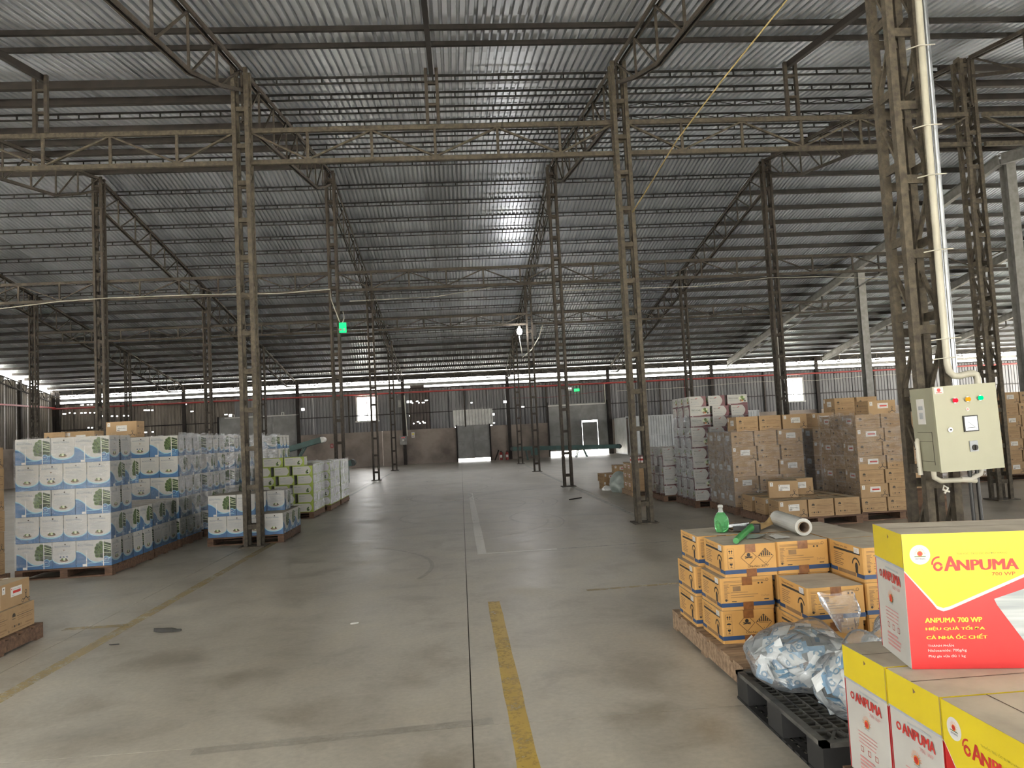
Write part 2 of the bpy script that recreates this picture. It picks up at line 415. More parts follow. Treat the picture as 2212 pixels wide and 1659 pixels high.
def ladder(x0, x1, y, zt, diag=False):
    m = MB(); h = .105
    m.b2((x0, y - .018, zt - .03), (x1, y + .018, zt), 'purlin_steel'); m.b2((x0, y - .018, zt - h - .022), (x1, y + .018, zt - h), 'purlin_steel')
    n = max(2, int((x1 - x0) / .36)); d = (x1 - x0) / n
    for k in range(n + 1):
        xx = min(max(x0 + k * d, x0 + .01), x1 - .01); m.b2((xx - .011, y - .014, zt - h), (xx + .011, y + .014, zt - .03), 'purlin_steel')
    if diag:
        for k in range(n):
            a, b = (zt - .03, zt - h) if k % 2 else (zt - h, zt - .03)
            m.bar((x0 + k * d, y, a), (x0 + k * d + d, y, b), .012, .012, 'purlin_steel')
    return m
def solid(x0, x1, y, zt, mat):
    m = MB(); m.b2((x0, y - .03, zt - .125), (x1, y + .03, zt), mat); m.b2((x0, y + .03, zt - .125), (x1, y + .065, zt - .112), mat); return m
for i in range(len(XB) - 1):
    x0, x1 = XB[i], XB[i + 1]
    for j, y in enumerate(NEAR_P):
        zt = roof_z(y) - .004
        if y < 11.5: m = MB().b2((x0, y - .025, zt - .07), (x1, y + .025, zt), 'steel_dark')
        elif x0 < -3.5: m = solid(x0, x1, y, zt, 'steel_brown') if j not in (5, 1) else ladder(x0, x1, y, zt)
        elif x0 > 8: m = solid(x0, x1, y, zt, 'steel_brown')
        else: m = ladder(x0, x1, y, zt, diag=(x0 > 2 and j in (4, 5)))
        m.build('purlin', ceiling)
    for j, y in enumerate(FAR_P):
        zt = roof_z(y) - .004
        if x0 > 8 or j > 14 or (x0 < -3.5 and j > 8): m = solid(x0, x1, y, zt, 'steel_dark')
        else: m = ladder(x0, x1, y, zt)
        m.build('purlin', ceiling)

# ------------------------------------------------------------------ floor
floor = empty('floor', (0, 0, 0), 0, 'dusty grey concrete warehouse floor', 'floor', kind='structure')
MB().b2((X_L - 1, Y_FRONT - 1, -.12), (X_R + 1, WALL_Y + .6, -.012), 'joint_filler').build('floor_base', floor)
fx = [X_L - .2, -15.0, -9.0, -3.3, -.01, 2.95, 8.7, 15, 22, 29, X_R + .2]
fy = [Y_FRONT - .3, -3.6, 4.05, 11.8, 20.1, 28.4, 36.3, WALL_Y + .25]
for i in range(len(fx) - 1):
    for j in range(len(fy) - 1):
        g = .0035
        MB().b2((fx[i] + g, fy[j] + g, -.06), (fx[i + 1] - g, fy[j + 1] - g, 0), 'concrete').build('floor_slab', floor)
def strip(pts, w, mat, name, z=.0012):
    m = MB(); pts = [Vector((p[0], p[1], z)) for p in pts]; vs = []; fs = []
    for i, p in enumerate(pts):
        d = (pts[min(i + 1, len(pts) - 1)] - pts[max(0, i - 1)]).normalized(); nrm = Vector((-d.y, d.x, 0))
        ww = w * random.uniform(.92, 1.08) / 2; vs += [p + nrm * ww, p - nrm * ww]
    for i in range(len(pts) - 1): fs.append((2 * i + 1, 2 * i + 3, 2 * i + 2, 2 * i))
    m.add(vs, fs, mat).build(name, floor)
def lin(a, b, n=12): return [(a[0] + (b[0] - a[0]) * k / n, a[1] + (b[1] - a[1]) * k / n) for k in range(n + 1)]
strip(lin((.225, 6.95), (.24, 1.5), 20), .105, 'line_yellow', 'painted_line')
strip(lin((.18, 20.0), (.20, 9.70), 20), .115, 'line_white', 'painted_line')
strip(lin((.14, 9.73), (1.15, 9.73)), .07, 'line_white', 'painted_line', .0016)
strip(lin((1.15, 9.73), (2.8, 9.78)), .06, 'line_white_faint', 'painted_line', .0016)
strip(lin((.2, 19.9), (1.9, 19.9)), .12, 'line_white_faint', 'painted_line', .0016)
strip(lin((-2.96, 4.0), (-2.93, 12.6), 20), .11, 'line_yellow_faint', 'painted_line')
strip(lin((-3.5, 6.98), (-2.95, 6.98)), .10, 'line_yellow_faint', 'painted_line', .0016)
strip(lin((1.1, 7.15), (3.4, 7.3)), .07, 'line_yellow_faint', 'painted_line', .0016)
strip(lin((2.86, 12.2), (2.84, 34), 20), .10, 'line_white_faint', 'painted_line')
strip(lin((-3.1, 20.0), (-3.1, 34), 20), .10, 'line_white_faint', 'painted_line')
def arc(cx, cy, r, a0, a1, n=24): return [(cx + r * math.cos(a0 + (a1 - a0) * k / n), cy + r * .9 * math.sin(a0 + (a1 - a0) * k / n)) for k in range(n + 1)]
for cx, cy, r, a0, a1 in [(-.9, 16.5, 2.6, -.7, 1.3), (-.9, 16.5, 2.9, -.6, 1.2), (-1.2, 13, 2.6, -1.0, .9), (-1.3, 12.9, 2.95, -.9, .8), (3, 18, 2.7, 2.2, 4.0), (3.2, 18.1, 3.0, 2.3, 4.1),
                          (-2.5, 22, 3.2, -.9, .9), (1, 23, 2.1, 1.2, 3.4), (.4, 14.5, 1.6, 2.6, 4.9), (-3.2, 9, 2.8, -.3, .8), (2.8, 13.5, 2.0, 2.4, 3.9), (-2, 26, 3, -.6, .7), (-1.0, 16.4, 2.3, -.8, 1.0), (.6, 19, 1.9, 2.4, 4.6), (.8, 19.2, 2.2, 2.5, 4.4), (-2.2, 19, 2.4, -.8, .8), (1.2, 26, 2.4, 2.2, 4.2), (-.4, 30, 2.6, -.5, 1.4)]:
    strip(arc(cx, cy, r, a0, a1), random.uniform(.03, .05), 'tyre_black', 'tyre_mark', .0024)
strip(lin((-1.4, 4.0), (.1, 4.1), 6), .09, 'tyre_black', 'crack_stain', .0024)
for (lo, hi), lb in zip((((X_L - 60, WALL_Y + .62, -.2), (X_R + 60, WALL_Y + 60, -.05)), ((X_L - 60, Y_FRONT - 60, -.2), (X_R + 60, Y_FRONT - 1.02, -.05)), ((X_L - 60, Y_FRONT - 1.02, -.2), (X_L - 1.02, WALL_Y + .62, -.05)), ((X_R + 1.02, Y_FRONT - 1.02, -.2), (X_R + 60, WALL_Y + .62, -.05))),
                        ('sunlit yard ground seen under the gates', 'yard ground outside the front wall behind the photographer', 'yard ground outside the left wall', 'yard ground outside the right wall')):
    tag(MB().b2(lo, hi, 'ground_outside').build('ground', None), lb, 'ground', kind='structure')

# ------------------------------------------------------------------ back wall
HOLES = [(-21.69, 3.78), (-21.58, 3.78), (-21.34, 3.82), (-21.09, 3.79), (-20.75, 3.78), (-20.49, 3.78), (-20.26, 3.77), (-20.02, 3.76), (-19.68, 3.56), (-19.07, 3.53), (-18.82, 3.51), (-18.46, 3.52), (-18.21, 3.51), (-20.64, 4.22), (-20.38, 4.22), (-20.15, 4.22), (-20.35, 2.95), (-20.17, 2.94), (-20.28, 2.56), (-20.02, 2.57), (-17.36, 3.77), (-17.17, 3.76), (-16.91, 3.75), (-17.39, 2.55), (-17.27, 2.55), (-16.92, 2.55), (-15.11, 3.99), (-14.84, 3.58), (-12.98, 3.31), (-12.7, 3.25), (-8.72, 3.39), (-2.81, 3.53), (-2.63, 3.45), (-2.38, 3.53), (-2.27, 3.45), (-2.05, 3.45), (-1.88, 3.57), (-2.8, 2.74), (-2.61, 2.29), (-2.38, 2.37), (-2.26, 2.29), (-2.09, 2.37), (-2.03, 2.3), (0.72, 3.31), (2.61, 3.27), (3.64, 2.93), (1.9, 2.59), (1.91, 2.1)]
BIG = {(-8.72, 3.39), (-2.81, 3.53), (2.61, 3.27), (1.9, 2.59), (-12.7, 3.25)}
wall = empty('wall_back', (0, WALL_Y, 0), 0, 'far wall of dark corrugated sheets above plastered masonry', 'wall', kind='structure')
def corr(x0, x1, z0, z1, mat, y=0.0, pitch=.18, depth=.022, axis='x', holes=(), name='wall_sheet', parent=None, back=True):
    """corrugated sheet from strips; a strip is broken where a hole lies in it"""
    x1 += .025; m = MB(); x = x0; prof = [(0, 0), (.55, 0), (.66, 1), (.89, 1), (1, 0)]
    while x < x1 - 1e-4:
        for (a, da), (b, db) in zip(prof, prof[1:]):
            xa, xb = x + a * pitch, min(x + b * pitch, x1)
            if xa >= x1: continue
            cuts = []
            for hx, hz in holes:
                s = .06 if (hx, hz) in BIG else .026
                if hx - s < xb and hx + s > xa and z0 < hz < z1: cuts.append((hz - s, hz + s))
            cuts.sort(); zz = z0; spans = []
            for c0, c1 in cuts:
                if c0 > zz: spans.append((zz, c0))
                zz = max(zz, c1)
            spans.append((zz, z1))
            for s0, s1 in spans:
                ya, yb = y + da * depth, y + db * depth
                if axis == 'x': vs = [(xa, ya, s0), (xb, yb, s0), (xb, yb, s1), (xa, ya, s1)]
                else: vs = [(ya, xa, s0), (yb, xb, s0), (yb, xb, s1), (ya, xa, s1)]
                m.add(vs, [(0, 1, 2, 3)], mat)
        x += pitch
    return m.build(name, parent)
def small_holes(x0, x1): return [h for h in HOLES if x0 - .2 < h[0] < x1 + .2]
def mas(x0, x1, z1=1.95, mat='masonry'): MB().b2((x0, -.02, -.05), (x1, .2, z1), mat).build('masonry_panel', wall)
for a, b in [(X_L, -13.34), (-9.0, -4.4), (-4.38, -.2), (1.65, 5.05), (8.45, 14.6), (14.62, 21), (21.02, 28), (28.02, X_R)]: mas(a, b)
OPEN = [(-5.75, -4.61, 2.58, 3.92), (18.99, 20.13, 2.49, 3.83), (-13.34, -9.0, 1.9, 3.1), (5.05, 8.45, 1.9, 2.92), (-.32, 1.81, 1.9, 2.88)]
x = X_L
while x < X_R - .1:
    x1 = min(x + 1.08, X_R); mid = (x + x1) / 2
    mt = 'wall_sheet_rusty' if mid < -12 else ('wall_sheet_dark' if -2.95 < mid < -1.75 else 'wall_sheet')
    cuts = sorted({x, x1} | {v for o in OPEN for v in o[:2] if x < v < x1})
    for a, b in zip(cuts, cuts[1:]):
        op = [o for o in OPEN if o[0] - 1e-6 <= a and b <= o[1] + 1e-6]; hl = small_holes(a, b)
        if not op: corr(a, b, 1.95, 4.3, mt, holes=hl, parent=wall)
        else:
            o = op[0]
            if o[2] > 2: corr(a, b, 1.95, o[2], mt, holes=hl, parent=wall)
            corr(a, b, o[3], 4.3, mt, holes=hl, parent=wall)
    x = x1
corr(-.36, 1.85, 1.98, 2.92, 'wall_light_sheet', y=-.06, parent=wall, name='pale_sheet')
# eaves: beam between the two light slits, posts, girts
MB().b2((X_L, -.03, 4.24), (X_R, .05, 4.32), 'steel_brown').build('girt', wall)
MB().b2((X_L, -.03, 4.43), (X_R, .04, 4.59), 'steel_grey').build('eave_beam', wall)
MB().b2((-2.73, -.02, 4.3), (-1.95, .05, 4.5), 'wall_sheet_dark').build('closing_plate', wall)
MB().b2((X_L, -.05, 4.79), (X_R, .04, 5.09), 'steel_dark').build('eave_purlin', wall)
for a, b in [(X_L, -13.4), (-9, -.4), (1.85, 5.0), (8.5, X_R)]: MB().b2((a, -.07, 2.85), (b, -.02, 2.9), 'steel_dark').build('girt', wall)
for px_ in (-21.9, -15.2, -9.0, -3.15, 2.78, 8.6, 14.7, 21.0, 28):
    if abs(px_ - 8.6) > .01 or True:
        MB().b2((px_ - .09, -.14, 0), (px_ + .09, -.02, 5.0), 'steel_brown').build('wall_post', wall)
for px_ in (-18.6, -12.0, -6.2, -2.78, .3, 4.98, 11.6, 17.8, 24.5): MB().b2((px_ - .035, -.08, 1.95), (px_ + .035, -.02, 4.3), 'steel_rust').build('wall_stud', wall)
# small lattice girder under the eaves
for k in range(len(XB) - 1):
    m = MB(); x0, x1 = XB[k] + .12, XB[k + 1] - .12
    m.bar((x0, -.5, 5.02), (x1, -.5, 5.02), .05, .04, 'steel_dust'); m.bar((x0, -.5, 4.66), (x1, -.5, 4.66), .05, .04, 'steel_dust')
    nn = 6; d = (x1 - x0) / nn
    for q in range(nn):
        a, b = (4.66, 5.02) if q % 2 else (5.02, 4.66)
        m.bar((x0 + q * d, -.5, a), (x0 + q * d + d, -.5, b), .03, .03, 'steel_dust'); m.bar((x0 + q * d, -.5, 4.66), (x0 + q * d, -.5, 5.02), .03, .03, 'steel_dust')
    m.build('eave_lattice', wall)
    m = MB()
    nn = 8; d = (x1 - x0) / nn; x0_ = x0
    if 2.7 < x0 < 9:
        for q in range(nn):
            a, b = (3.98, 4.26) if q % 2 else (4.26, 3.98)
            m.bar((x0_ + q * d, -.16, a), (x0_ + q * d + d, -.16, b), .03, .03, 'steel_dust')
        m.build('brace', wall)
# windows (open, daylight outside)
for k, (x0, x1, z0, z1) in enumerate([(-5.75, -4.61, 2.58, 3.92), (18.99, 20.13, 2.49, 3.83)]):
    w_ = empty('window_%d' % (k + 1), ((x0 + x1) / 2, WALL_Y, z0), 0, ['bright open window left of centre in the far wall', 'bright open window on the right of the far wall'][k], 'window', kind='structure')
    hx, H = (x1 - x0) / 2, z1 - z0
    for nm, lo, hi in [('jamb', (-hx - .05, -.06, -.05), (-hx + .03, .06, H + .05)), ('jamb', (hx - .03, -.06, -.05), (hx + .05, .06, H + .05)), ('head', (-hx, -.06, H - .02), (hx, .06, H + .05)), ('sill', (-hx - .1, -.10, -.07), (hx + .1, .06, 0))]:
        MB().b2(lo, hi, 'gate_bar').build(nm, w_)
    MB().b2((-.02, -.03, 0), (.02, .03, H), 'gate_bar').build('mullion', w_)
# gates
def gate(n, x0, x1, z0, z1, leaves, label):
    g = empty('door_%d' % n, ((x0 + x1) / 2, WALL_Y - .02, 0), 0, label, 'gate', kind='structure')
    hx = (x1 - x0) / 2; lw = 2 * hx / leaves
    for k in range(leaves):
        a = -hx + k * lw
        lf = MB().b2((a + (.004 if k else -.03), -.02 - .005 * (k % 2), z0), (a + lw + (.02 if k < leaves - 1 else .03), .02 - .020 * (k % 2), z1), 'gate_metal').build('leaf', g)
        m = MB()
        for zz in (z0 + .02, (z0 + z1) / 2, z1 - .06): m.b2((a + .02, -.05, zz), (a + lw - .02, -.02, zz + .05), 'gate_metal')
        for xx in (a + .02, a + lw - .07): m.b2((xx, -.05, z0), (xx + .05, -.02, z1), 'gate_metal')
        m.build('leaf_frame', lf)
    for sx in (-1, 1): MB().b2((sx * (hx + .04) - .04, -.07, 0), (sx * (hx + .04) + .04, .05, z1 + .03), 'steel_dark').build('jamb', g)
    return g
gate(1, -13.34, -9.0, .02, 3.16, 3, 'tall grey sheet gate left, behind the white carton pallets')
g2 = gate(2, -.18, 1.63, .17, 2.04, 2, 'double leaf grey metal gate in the middle of the far wall')
g3 = empty('door_3', (6.75, WALL_Y - .02, 0), 0, 'tall grey gate with a wicket door and light underneath', 'gate', kind='structure')
gm = 'gate_metal'
for nm, lo, hi in [('leaf', (-1.74, -.02, .29), (-.58, .02, 2.98)), ('leaf', (-.60, -.045, .29), (.2, -.021, 2.98)), ('leaf', (.18, -.02, 1.98), (1.14, .02, 2.98)), ('leaf', (1.12, -.02, .29), (1.74, .02, 2.98)), ('wicket', (.225, -.02, .29), (1.10, .02, 1.88))]:
    MB().b2(lo, hi, gm).build(nm, g3)
MB().b2((.30, -.05, .98), (1.02, -.02, 1.03), gm).build('wicket_rail', g3)
for zz in (1.95, .31, 1.1): MB().b2((-1.64, -.05, zz), (.18, -.02, zz + .05), gm).build('leaf_rail', g3)
for sx in (-1.72, 1.72): MB().b2((sx - .04, -.07, 0), (sx + .04, .05, 3.1), 'steel_dark').build('jamb', g3)
MB().b2((-1.7, -.10, 2.87), (1.62, -.03, 2.93), 'gate_bar').build('track_rail', g3)
m = MB().b2((-13.0, -.14, 3.08), (-8.95, -.07, 3.13), 'gate_bar')
for xx in (-12.6, -9.9): m.tube([(xx, -.1, 3.13), (xx, -.1, 3.27), (xx + .12, -.1, 3.27), (xx + .12, -.1, 3.13)], .03, 'gate_bar', 6)
m.build('track_rail', wall)

# left, right and front walls
wl = empty('wall_left', (X_L, 0, 0), 0, 'left side wall of rusty corrugated sheets', 'wall', kind='structure')
ys_ = [Y_FRONT] + [v for b in LEFT_BAYS for v in b] + [WALL_Y]
for k in range(0, len(ys_), 2): MB().b2((-.2, ys_[k], -.05), (0, ys_[k + 1], 1.95), 'masonry').build('masonry_panel', wl)
y = Y_FRONT
while y < WALL_Y - .1:
    y1 = min(y + 1.0, WALL_Y); zt = min(roof_z(y), roof_z(y1)) - .28
    corr(y, y1, SIDE_H if any(a - .1 < y < b - .1 for a, b in LEFT_BAYS) else 1.95, zt, 'wall_sheet_rusty', axis='y', parent=wl, depth=-.035)
    y = y1
for yy in (20.2, 28.5, 36.4, 40.2): MB().b2((.02, yy - .08, 0), (.14, yy + .08, roof_z(yy) - .2), 'steel_brown').build('wall_post', wl)
m = MB()
for s in range(36, 43):
    m.bar((.12, s, roof_z(s) - .38), (.12, s + 1, roof_z(s + 1) - .38), .05, .05, 'steel_dark'); m.bar((.12, s, roof_z(s) - .75), (.12, s + 1, roof_z(s + 1) - .75), .05, .05, 'steel_dark')
    m.bar((.12, s, roof_z(s) - .38), (.12, s + .5, roof_z(s + .5) - .75), .03, .03, 'steel_dark'); m.bar((.12, s + .5, roof_z(s + .5) - .75), (.12, s + 1, roof_z(s + 1) - .38), .03, .03, 'steel_dark')
m.build('rake_lattice', wl)
MB().b2((-.06, WALL_Y - .12, 0), (.16, WALL_Y + .06, 5.0), 'steel_brown').build('corner_post', wl)
MB().b2((.1, 30, 4.08), (.18, WALL_Y, 4.16), 'paint_red').build('fire_pipe_run', wl)
wr = empty('wall_right', (X_R, 0, 0), 0, 'right side wall beyond the frame', 'wall', kind='structure')
MB().b2((0, Y_FRONT, SIDE_H), (.2, WALL_Y, 8.9), 'wall_sheet').build('wall_panel', wr)
ys_ = [Y_FRONT] + [v for b in RIGHT_BAYS for v in b] + [WALL_Y]
for k in range(0, len(ys_), 2): MB().b2((0, ys_[k], -.05), (.2, ys_[k + 1], SIDE_H), 'wall_sheet').build('wall_panel', wr)
wf = empty('wall_front', (0, Y_FRONT, 0), 0, 'front wall with added daylight openings behind the photographer', 'wall', kind='structure')
xs_ = [X_L] + [v for b in FRONT_BAYS for v in b] + [X_R]  # gaps between these panels are added to let daylight in
for k in range(0, len(xs_), 2): MB().b2((xs_[k], -.1, -.05), (xs_[k + 1], .1, 4.6), 'wall_sheet').build('wall_panel', wf)
for a, b in FRONT_BAYS: MB().b2((a, -.1, FRONT_H), (b, .1, 4.6), 'wall_sheet').build('lintel_panel', wf)

# ------------------------------------------------------------------ steel frame
ROWS = [11.8, 20.2, 28.5, 36.3]
def column(cx, cy, top, w_, post, mat, label, step=.58, foot=True, group='lattice columns'):
    e = empty('lattice_column', (cx, cy, 0), 0, label, 'column', group)
    h = w_ / 2 - post / 2
    pm = MB().b2((-post / 2, -post / 2, 0), (post / 2, post / 2, top), mat).mesh('post')
    for sx in (-1, 1):
        for sy in (-1, 1): inst('post', pm, e, (sx * h, sy * h, 0))
    rm = MB(); t = .035
    for s in (-1, 1):
        rm.b2((-h + post / 2, s * h - .012 - (.01 * s), -t), (h - post / 2, s * h + .012 - .01 * s, t), mat)
        rm.b2((s * h - .012, -h + post / 2, -t + .12), (s * h + .012, h - post / 2, t + .12), mat)
    rm = rm.mesh('batten')
    dms = []
    for a in (-1, 1):
        d = MB()
        for s in (-1, 1): d.bar((s * h, -h * a, .10), (s * h, h * a, step - .06), .022, .035, mat, up=(1, 0, 0))
        dms.append(d.mesh('diagonal'))
    z = .30; k = 0
    while z < top - .1:
        inst('batten', rm, e, (0, 0, z))
        if z + step < top: inst('diagonal', dms[k % 2], e, (0, 0, z))
        z += step; k += 1
    if foot: MB().b2((-w_ * .75, -w_ * .75, 0), (w_ * .75, w_ * .75, .018), mat).build('base_plate', e)
    return e
XN = {-15.2: 'far left', -9.1: 'left', -3.15: 'left of the aisle', 2.78: 'right of the aisle', 8.75: 'right'}
RN = ['nearest', 'second', 'third', 'fourth']
for x_ in (-15.2, -9.1, -3.15, 2.78, 8.75):
    for r_, y_ in enumerate(ROWS):
        if (x_, r_) in ((-15.2, 0), (-9.1, 0), (-15.2, 1)): continue
        xx, yy, ww, pp = x_, y_, .25, .058
        if x_ == 8.75 and r_ == 0: yy = 12.0
        if r_ >= 2: ww, pp = .24, .052
        lab = {-15.2: 'thin lattice steel column %s from front in the row near the left wall',
               -9.1: 'rusty lattice steel column %s from front in the row behind the white cartons',
               -3.15: 'rusty lattice steel column %s from front along the left edge of the aisle',
               2.78: 'rusty lattice steel column %s from front along the right edge of the aisle',
               8.75: 'rusty lattice steel column %s from front in the row behind the right stacks'}[x_] % RN[r_]
        column(xx, yy, roof_z(yy) - .14, ww, pp, 'steel_dust' if r_ == 0 else 'steel_rust', lab, .58 if r_ < 2 else .62)
column(3.80, 6.0, roof_z(6.0) - .14, .29, .062, 'steel_dust', 'big lattice steel column carrying the cream electrical cabinet', .62)
# solid grey columns on the right
for k, (x_, y_) in enumerate([(15.6, 36.3), (15.95, 20.4), (15.75, 28.4)]):
    m = MB(); t = roof_z(y_) - .14
    e = empty('steel_column', (x_, y_, 0), 0, ['solid pale grey steel column right of the white maroon cartons, near the far wall', 'solid pale grey steel column at the right edge of the photo', 'solid pale grey steel column midway on the right, mostly hidden'][k], 'column', 'solid columns')
    MB().b2((-.14, -.15, 0), (.14, -.135, t), 'steel_grey').build('flange', e); MB().b2((-.14, .135, 0), (.14, .15, t), 'steel_grey').build('flange', e)
    MB().b2((-.006, -.135, 0), (.006, .135, t), 'steel_grey').build('web', e)

def truss(x_, y0, y1, depth, mat, label, taper=False):
    e = empty('roof_truss', (x_, y0, 0), 0, label, 'truss', 'roof trusses')
    def zt(y): return roof_z(y) - .155
    def P(y, d): return (0, y - y0, zt(y) - d)
    for s in (-.045, .045):
        m = MB(); m.bar((s,) + P(y0, 0)[1:], (s,) + P(y1, 0)[1:], .03, .06, mat); m.build('top_chord', e)
    n = max(3, round((y1 - y0) / 1.09)); d = (y1 - y0) / n
    dep = [depth * (1 if k < n - 1 else (.75 if k == n - 1 else .4)) for k in range(n + 1)]
    for s in (-.03, .03):
        m = MB()
        for k in range(n):
            m.bar((s,) + P(y0 + k * d, dep[k])[1:], (s,) + P(y0 + k * d + d, dep[k + 1])[1:], .022, .05, mat)
        m.build('bottom_chord', e)
    for k in range(n):
        a, b = y0 + k * d, y0 + k * d + d
        MB().bar(P(a, 0), P(a, dep[k]), .03, .03, mat).build('web_strut', e)
        MB().bar(P(b, 0), P(a + .05, dep[k]), .026, .026, mat).build('web_diagonal', e)
    return e
TL = {-15.2: 'near the left wall', -9.1: 'over the white cartons', -3.15: 'along the left edge of the aisle', 2.78: 'along the right edge of the aisle', 8.75: 'over the right stacks'}
for x_ in (-15.2, -9.1, -3.15, 2.78, 8.75):
    for a, b, nm, mt in ((6.0, 11.75, 'front', 'steel_rust'), (11.85, 20.15, 'middle rising', 'steel_rust'), (20.25, 43.2, 'long falling', 'steel_rust')):
        if a == 6.0 and x_ < -10: continue
        truss(x_, a, b, .78, mt, '%s lattice roof truss %s' % (nm, TL[x_]))
# light rafters resting on posts of the first girder
for x_, nm in ((-6.15, 'left'), (-.2, 'middle'), (5.65, 'right')):
    e = empty('light_rafter', (x_, 6, 0), 0, 'short dark rafter and twin hanger post, %s of the nearest girder' % nm, 'rafter', 'light rafters')
    MB().bar((0, 0, roof_z(6) - .19), (0, 5.95, roof_z(11.95) - .19), .07, .10, 'steel_brown').build('beam', e)
    for s in (-.085, .085): MB().b2((s - .025, 5.77, 6.40), (s + .025, 5.83, roof_z(11.8) - .16), 'steel_rust').build('hanger', e)
    for zz in (6.7, 7.05): MB().b2((-.085, 5.775, zz), (.085, 5.825, zz + .04), 'steel_rust').build('batten', e)
# solid rafters on the right
for x_, nm in ((15.6, 'nearer'), (21.3, 'next'), (27.5, 'rightmost')):
    for a, b, side in ((11.5, 20.15, 'rising'), (20.25, 43.2, 'falling')):
        e = empty('steel_rafter', (x_, a, 0), 0, '%s pale grey solid rafter on the right, %s half' % (nm, side), 'rafter', 'solid rafters')
        MB().bar((0, 0, roof_z(a) - .30), (0, b - a, roof_z(b) - .30), .014, .30, 'steel_grey').build('web', e)
        for dz in (-.15, -.45): MB().bar((0, 0, roof_z(a) + dz), (0, b - a, roof_z(b) + dz), .16, .014, 'steel_grey').build('flange', e)
        if side == 'falling':
            m = MB(); m.bar((0, 2, roof_z(a + 2) - 1.35), (0, b - a, roof_z(b) - .45), .05, .05, 'steel_grey'); m.build('tie_rod', e)
            for yy in (6.5, 11, 16): MB().bar((0, yy, roof_z(a + yy) - .45), (0, yy, roof_z(a + yy) - .45 - .9 * (1 - (yy - 2) / (b - a - 2))), .05, .05, 'steel_brown').build('hanger', e)
def girder(x0, x1, y_, z0, z1, mat, label, n):
    e = empty('lattice_girder', (x0, y_, 0), 0, label, 'girder', 'lattice girders')
    L = x1 - x0 - .0
    for zz in (z0, z1): MB().b2((.13, -.03, zz - .035), (L - .13, .03, zz + .035), mat).build('chord', e)
    d = L / n
    for k in range(1, n): MB().b2((k * d - .02, -.018, z0 + .03), (k * d + .02, .018, z1 - .03), mat).build('web_strut', e)
    for k in range(n):
        a, b = (z1 - .03, z0 + .03) if k % 2 == 0 else (z0 + .03, z1 - .03)
        xa, xb = max(k * d, .14), min(k * d + d, L - .14)
        MB().bar((xa, 0, a), (xb, 0, b), .026, .04, mat, up=(0, 1, 0)).build('web_diagonal', e)
XC = [-15.2, -9.1, -3.15, 2.78, 8.75, 15.6]
BN = ['over the left stacks', 'left bay', 'middle bay over the aisle', 'right bay', 'bay at the right edge']
for r_, (y_, z0, z1) in enumerate([(11.8, 5.86, 6.36), (20.2, 5.46, 5.93), (28.5, 5.55, 5.95)]):
    for k in range(len(XC) - 1):
        girder(XC[k], XC[k + 1], y_, z0, z1, 'steel_dust' if r_ == 0 else 'steel_rust', '%s lattice tie girder, %s' % (['nearest', 'second', 'third'][r_], BN[k]), 6)

# ------------------------------------------------------------------ printed cartons
TXT = {}
def text_polys(s, bold=0.0):
    key = (s, bold)
    if key not in TXT:
        cu = bpy.data.curves.new('t', 'FONT'); cu.body = s; cu.size = 1; cu.offset = bold; cu.resolution_u = 2
        ob = bpy.data.objects.new('t', cu); COL.objects.link(ob)
        dg = bpy.context.evaluated_depsgraph_get(); dg.update()
        me = ob.evaluated_get(dg).to_mesh()
        vs = [(v.co.x, v.co.y) for v in me.vertices]; fs = [tuple(p.vertices) for p in me.polygons]
        ob.evaluated_get(dg).to_mesh_clear()
        bpy.data.objects.remove(ob); bpy.data.curves.remove(cu)
        if vs:
            x0 = min(v[0] for v in vs); x1 = max(v[0] for v in vs); y0 = min(v[1] for v in vs); y1 = max(v[1] for v in vs)
        else: x0 = x1 = y0 = y1 = 0
        TXT[key] = (vs, fs, x0, max(x1 - x0, 1e-6), y0, max(y1 - y0, 1e-6))
    return TXT[key]
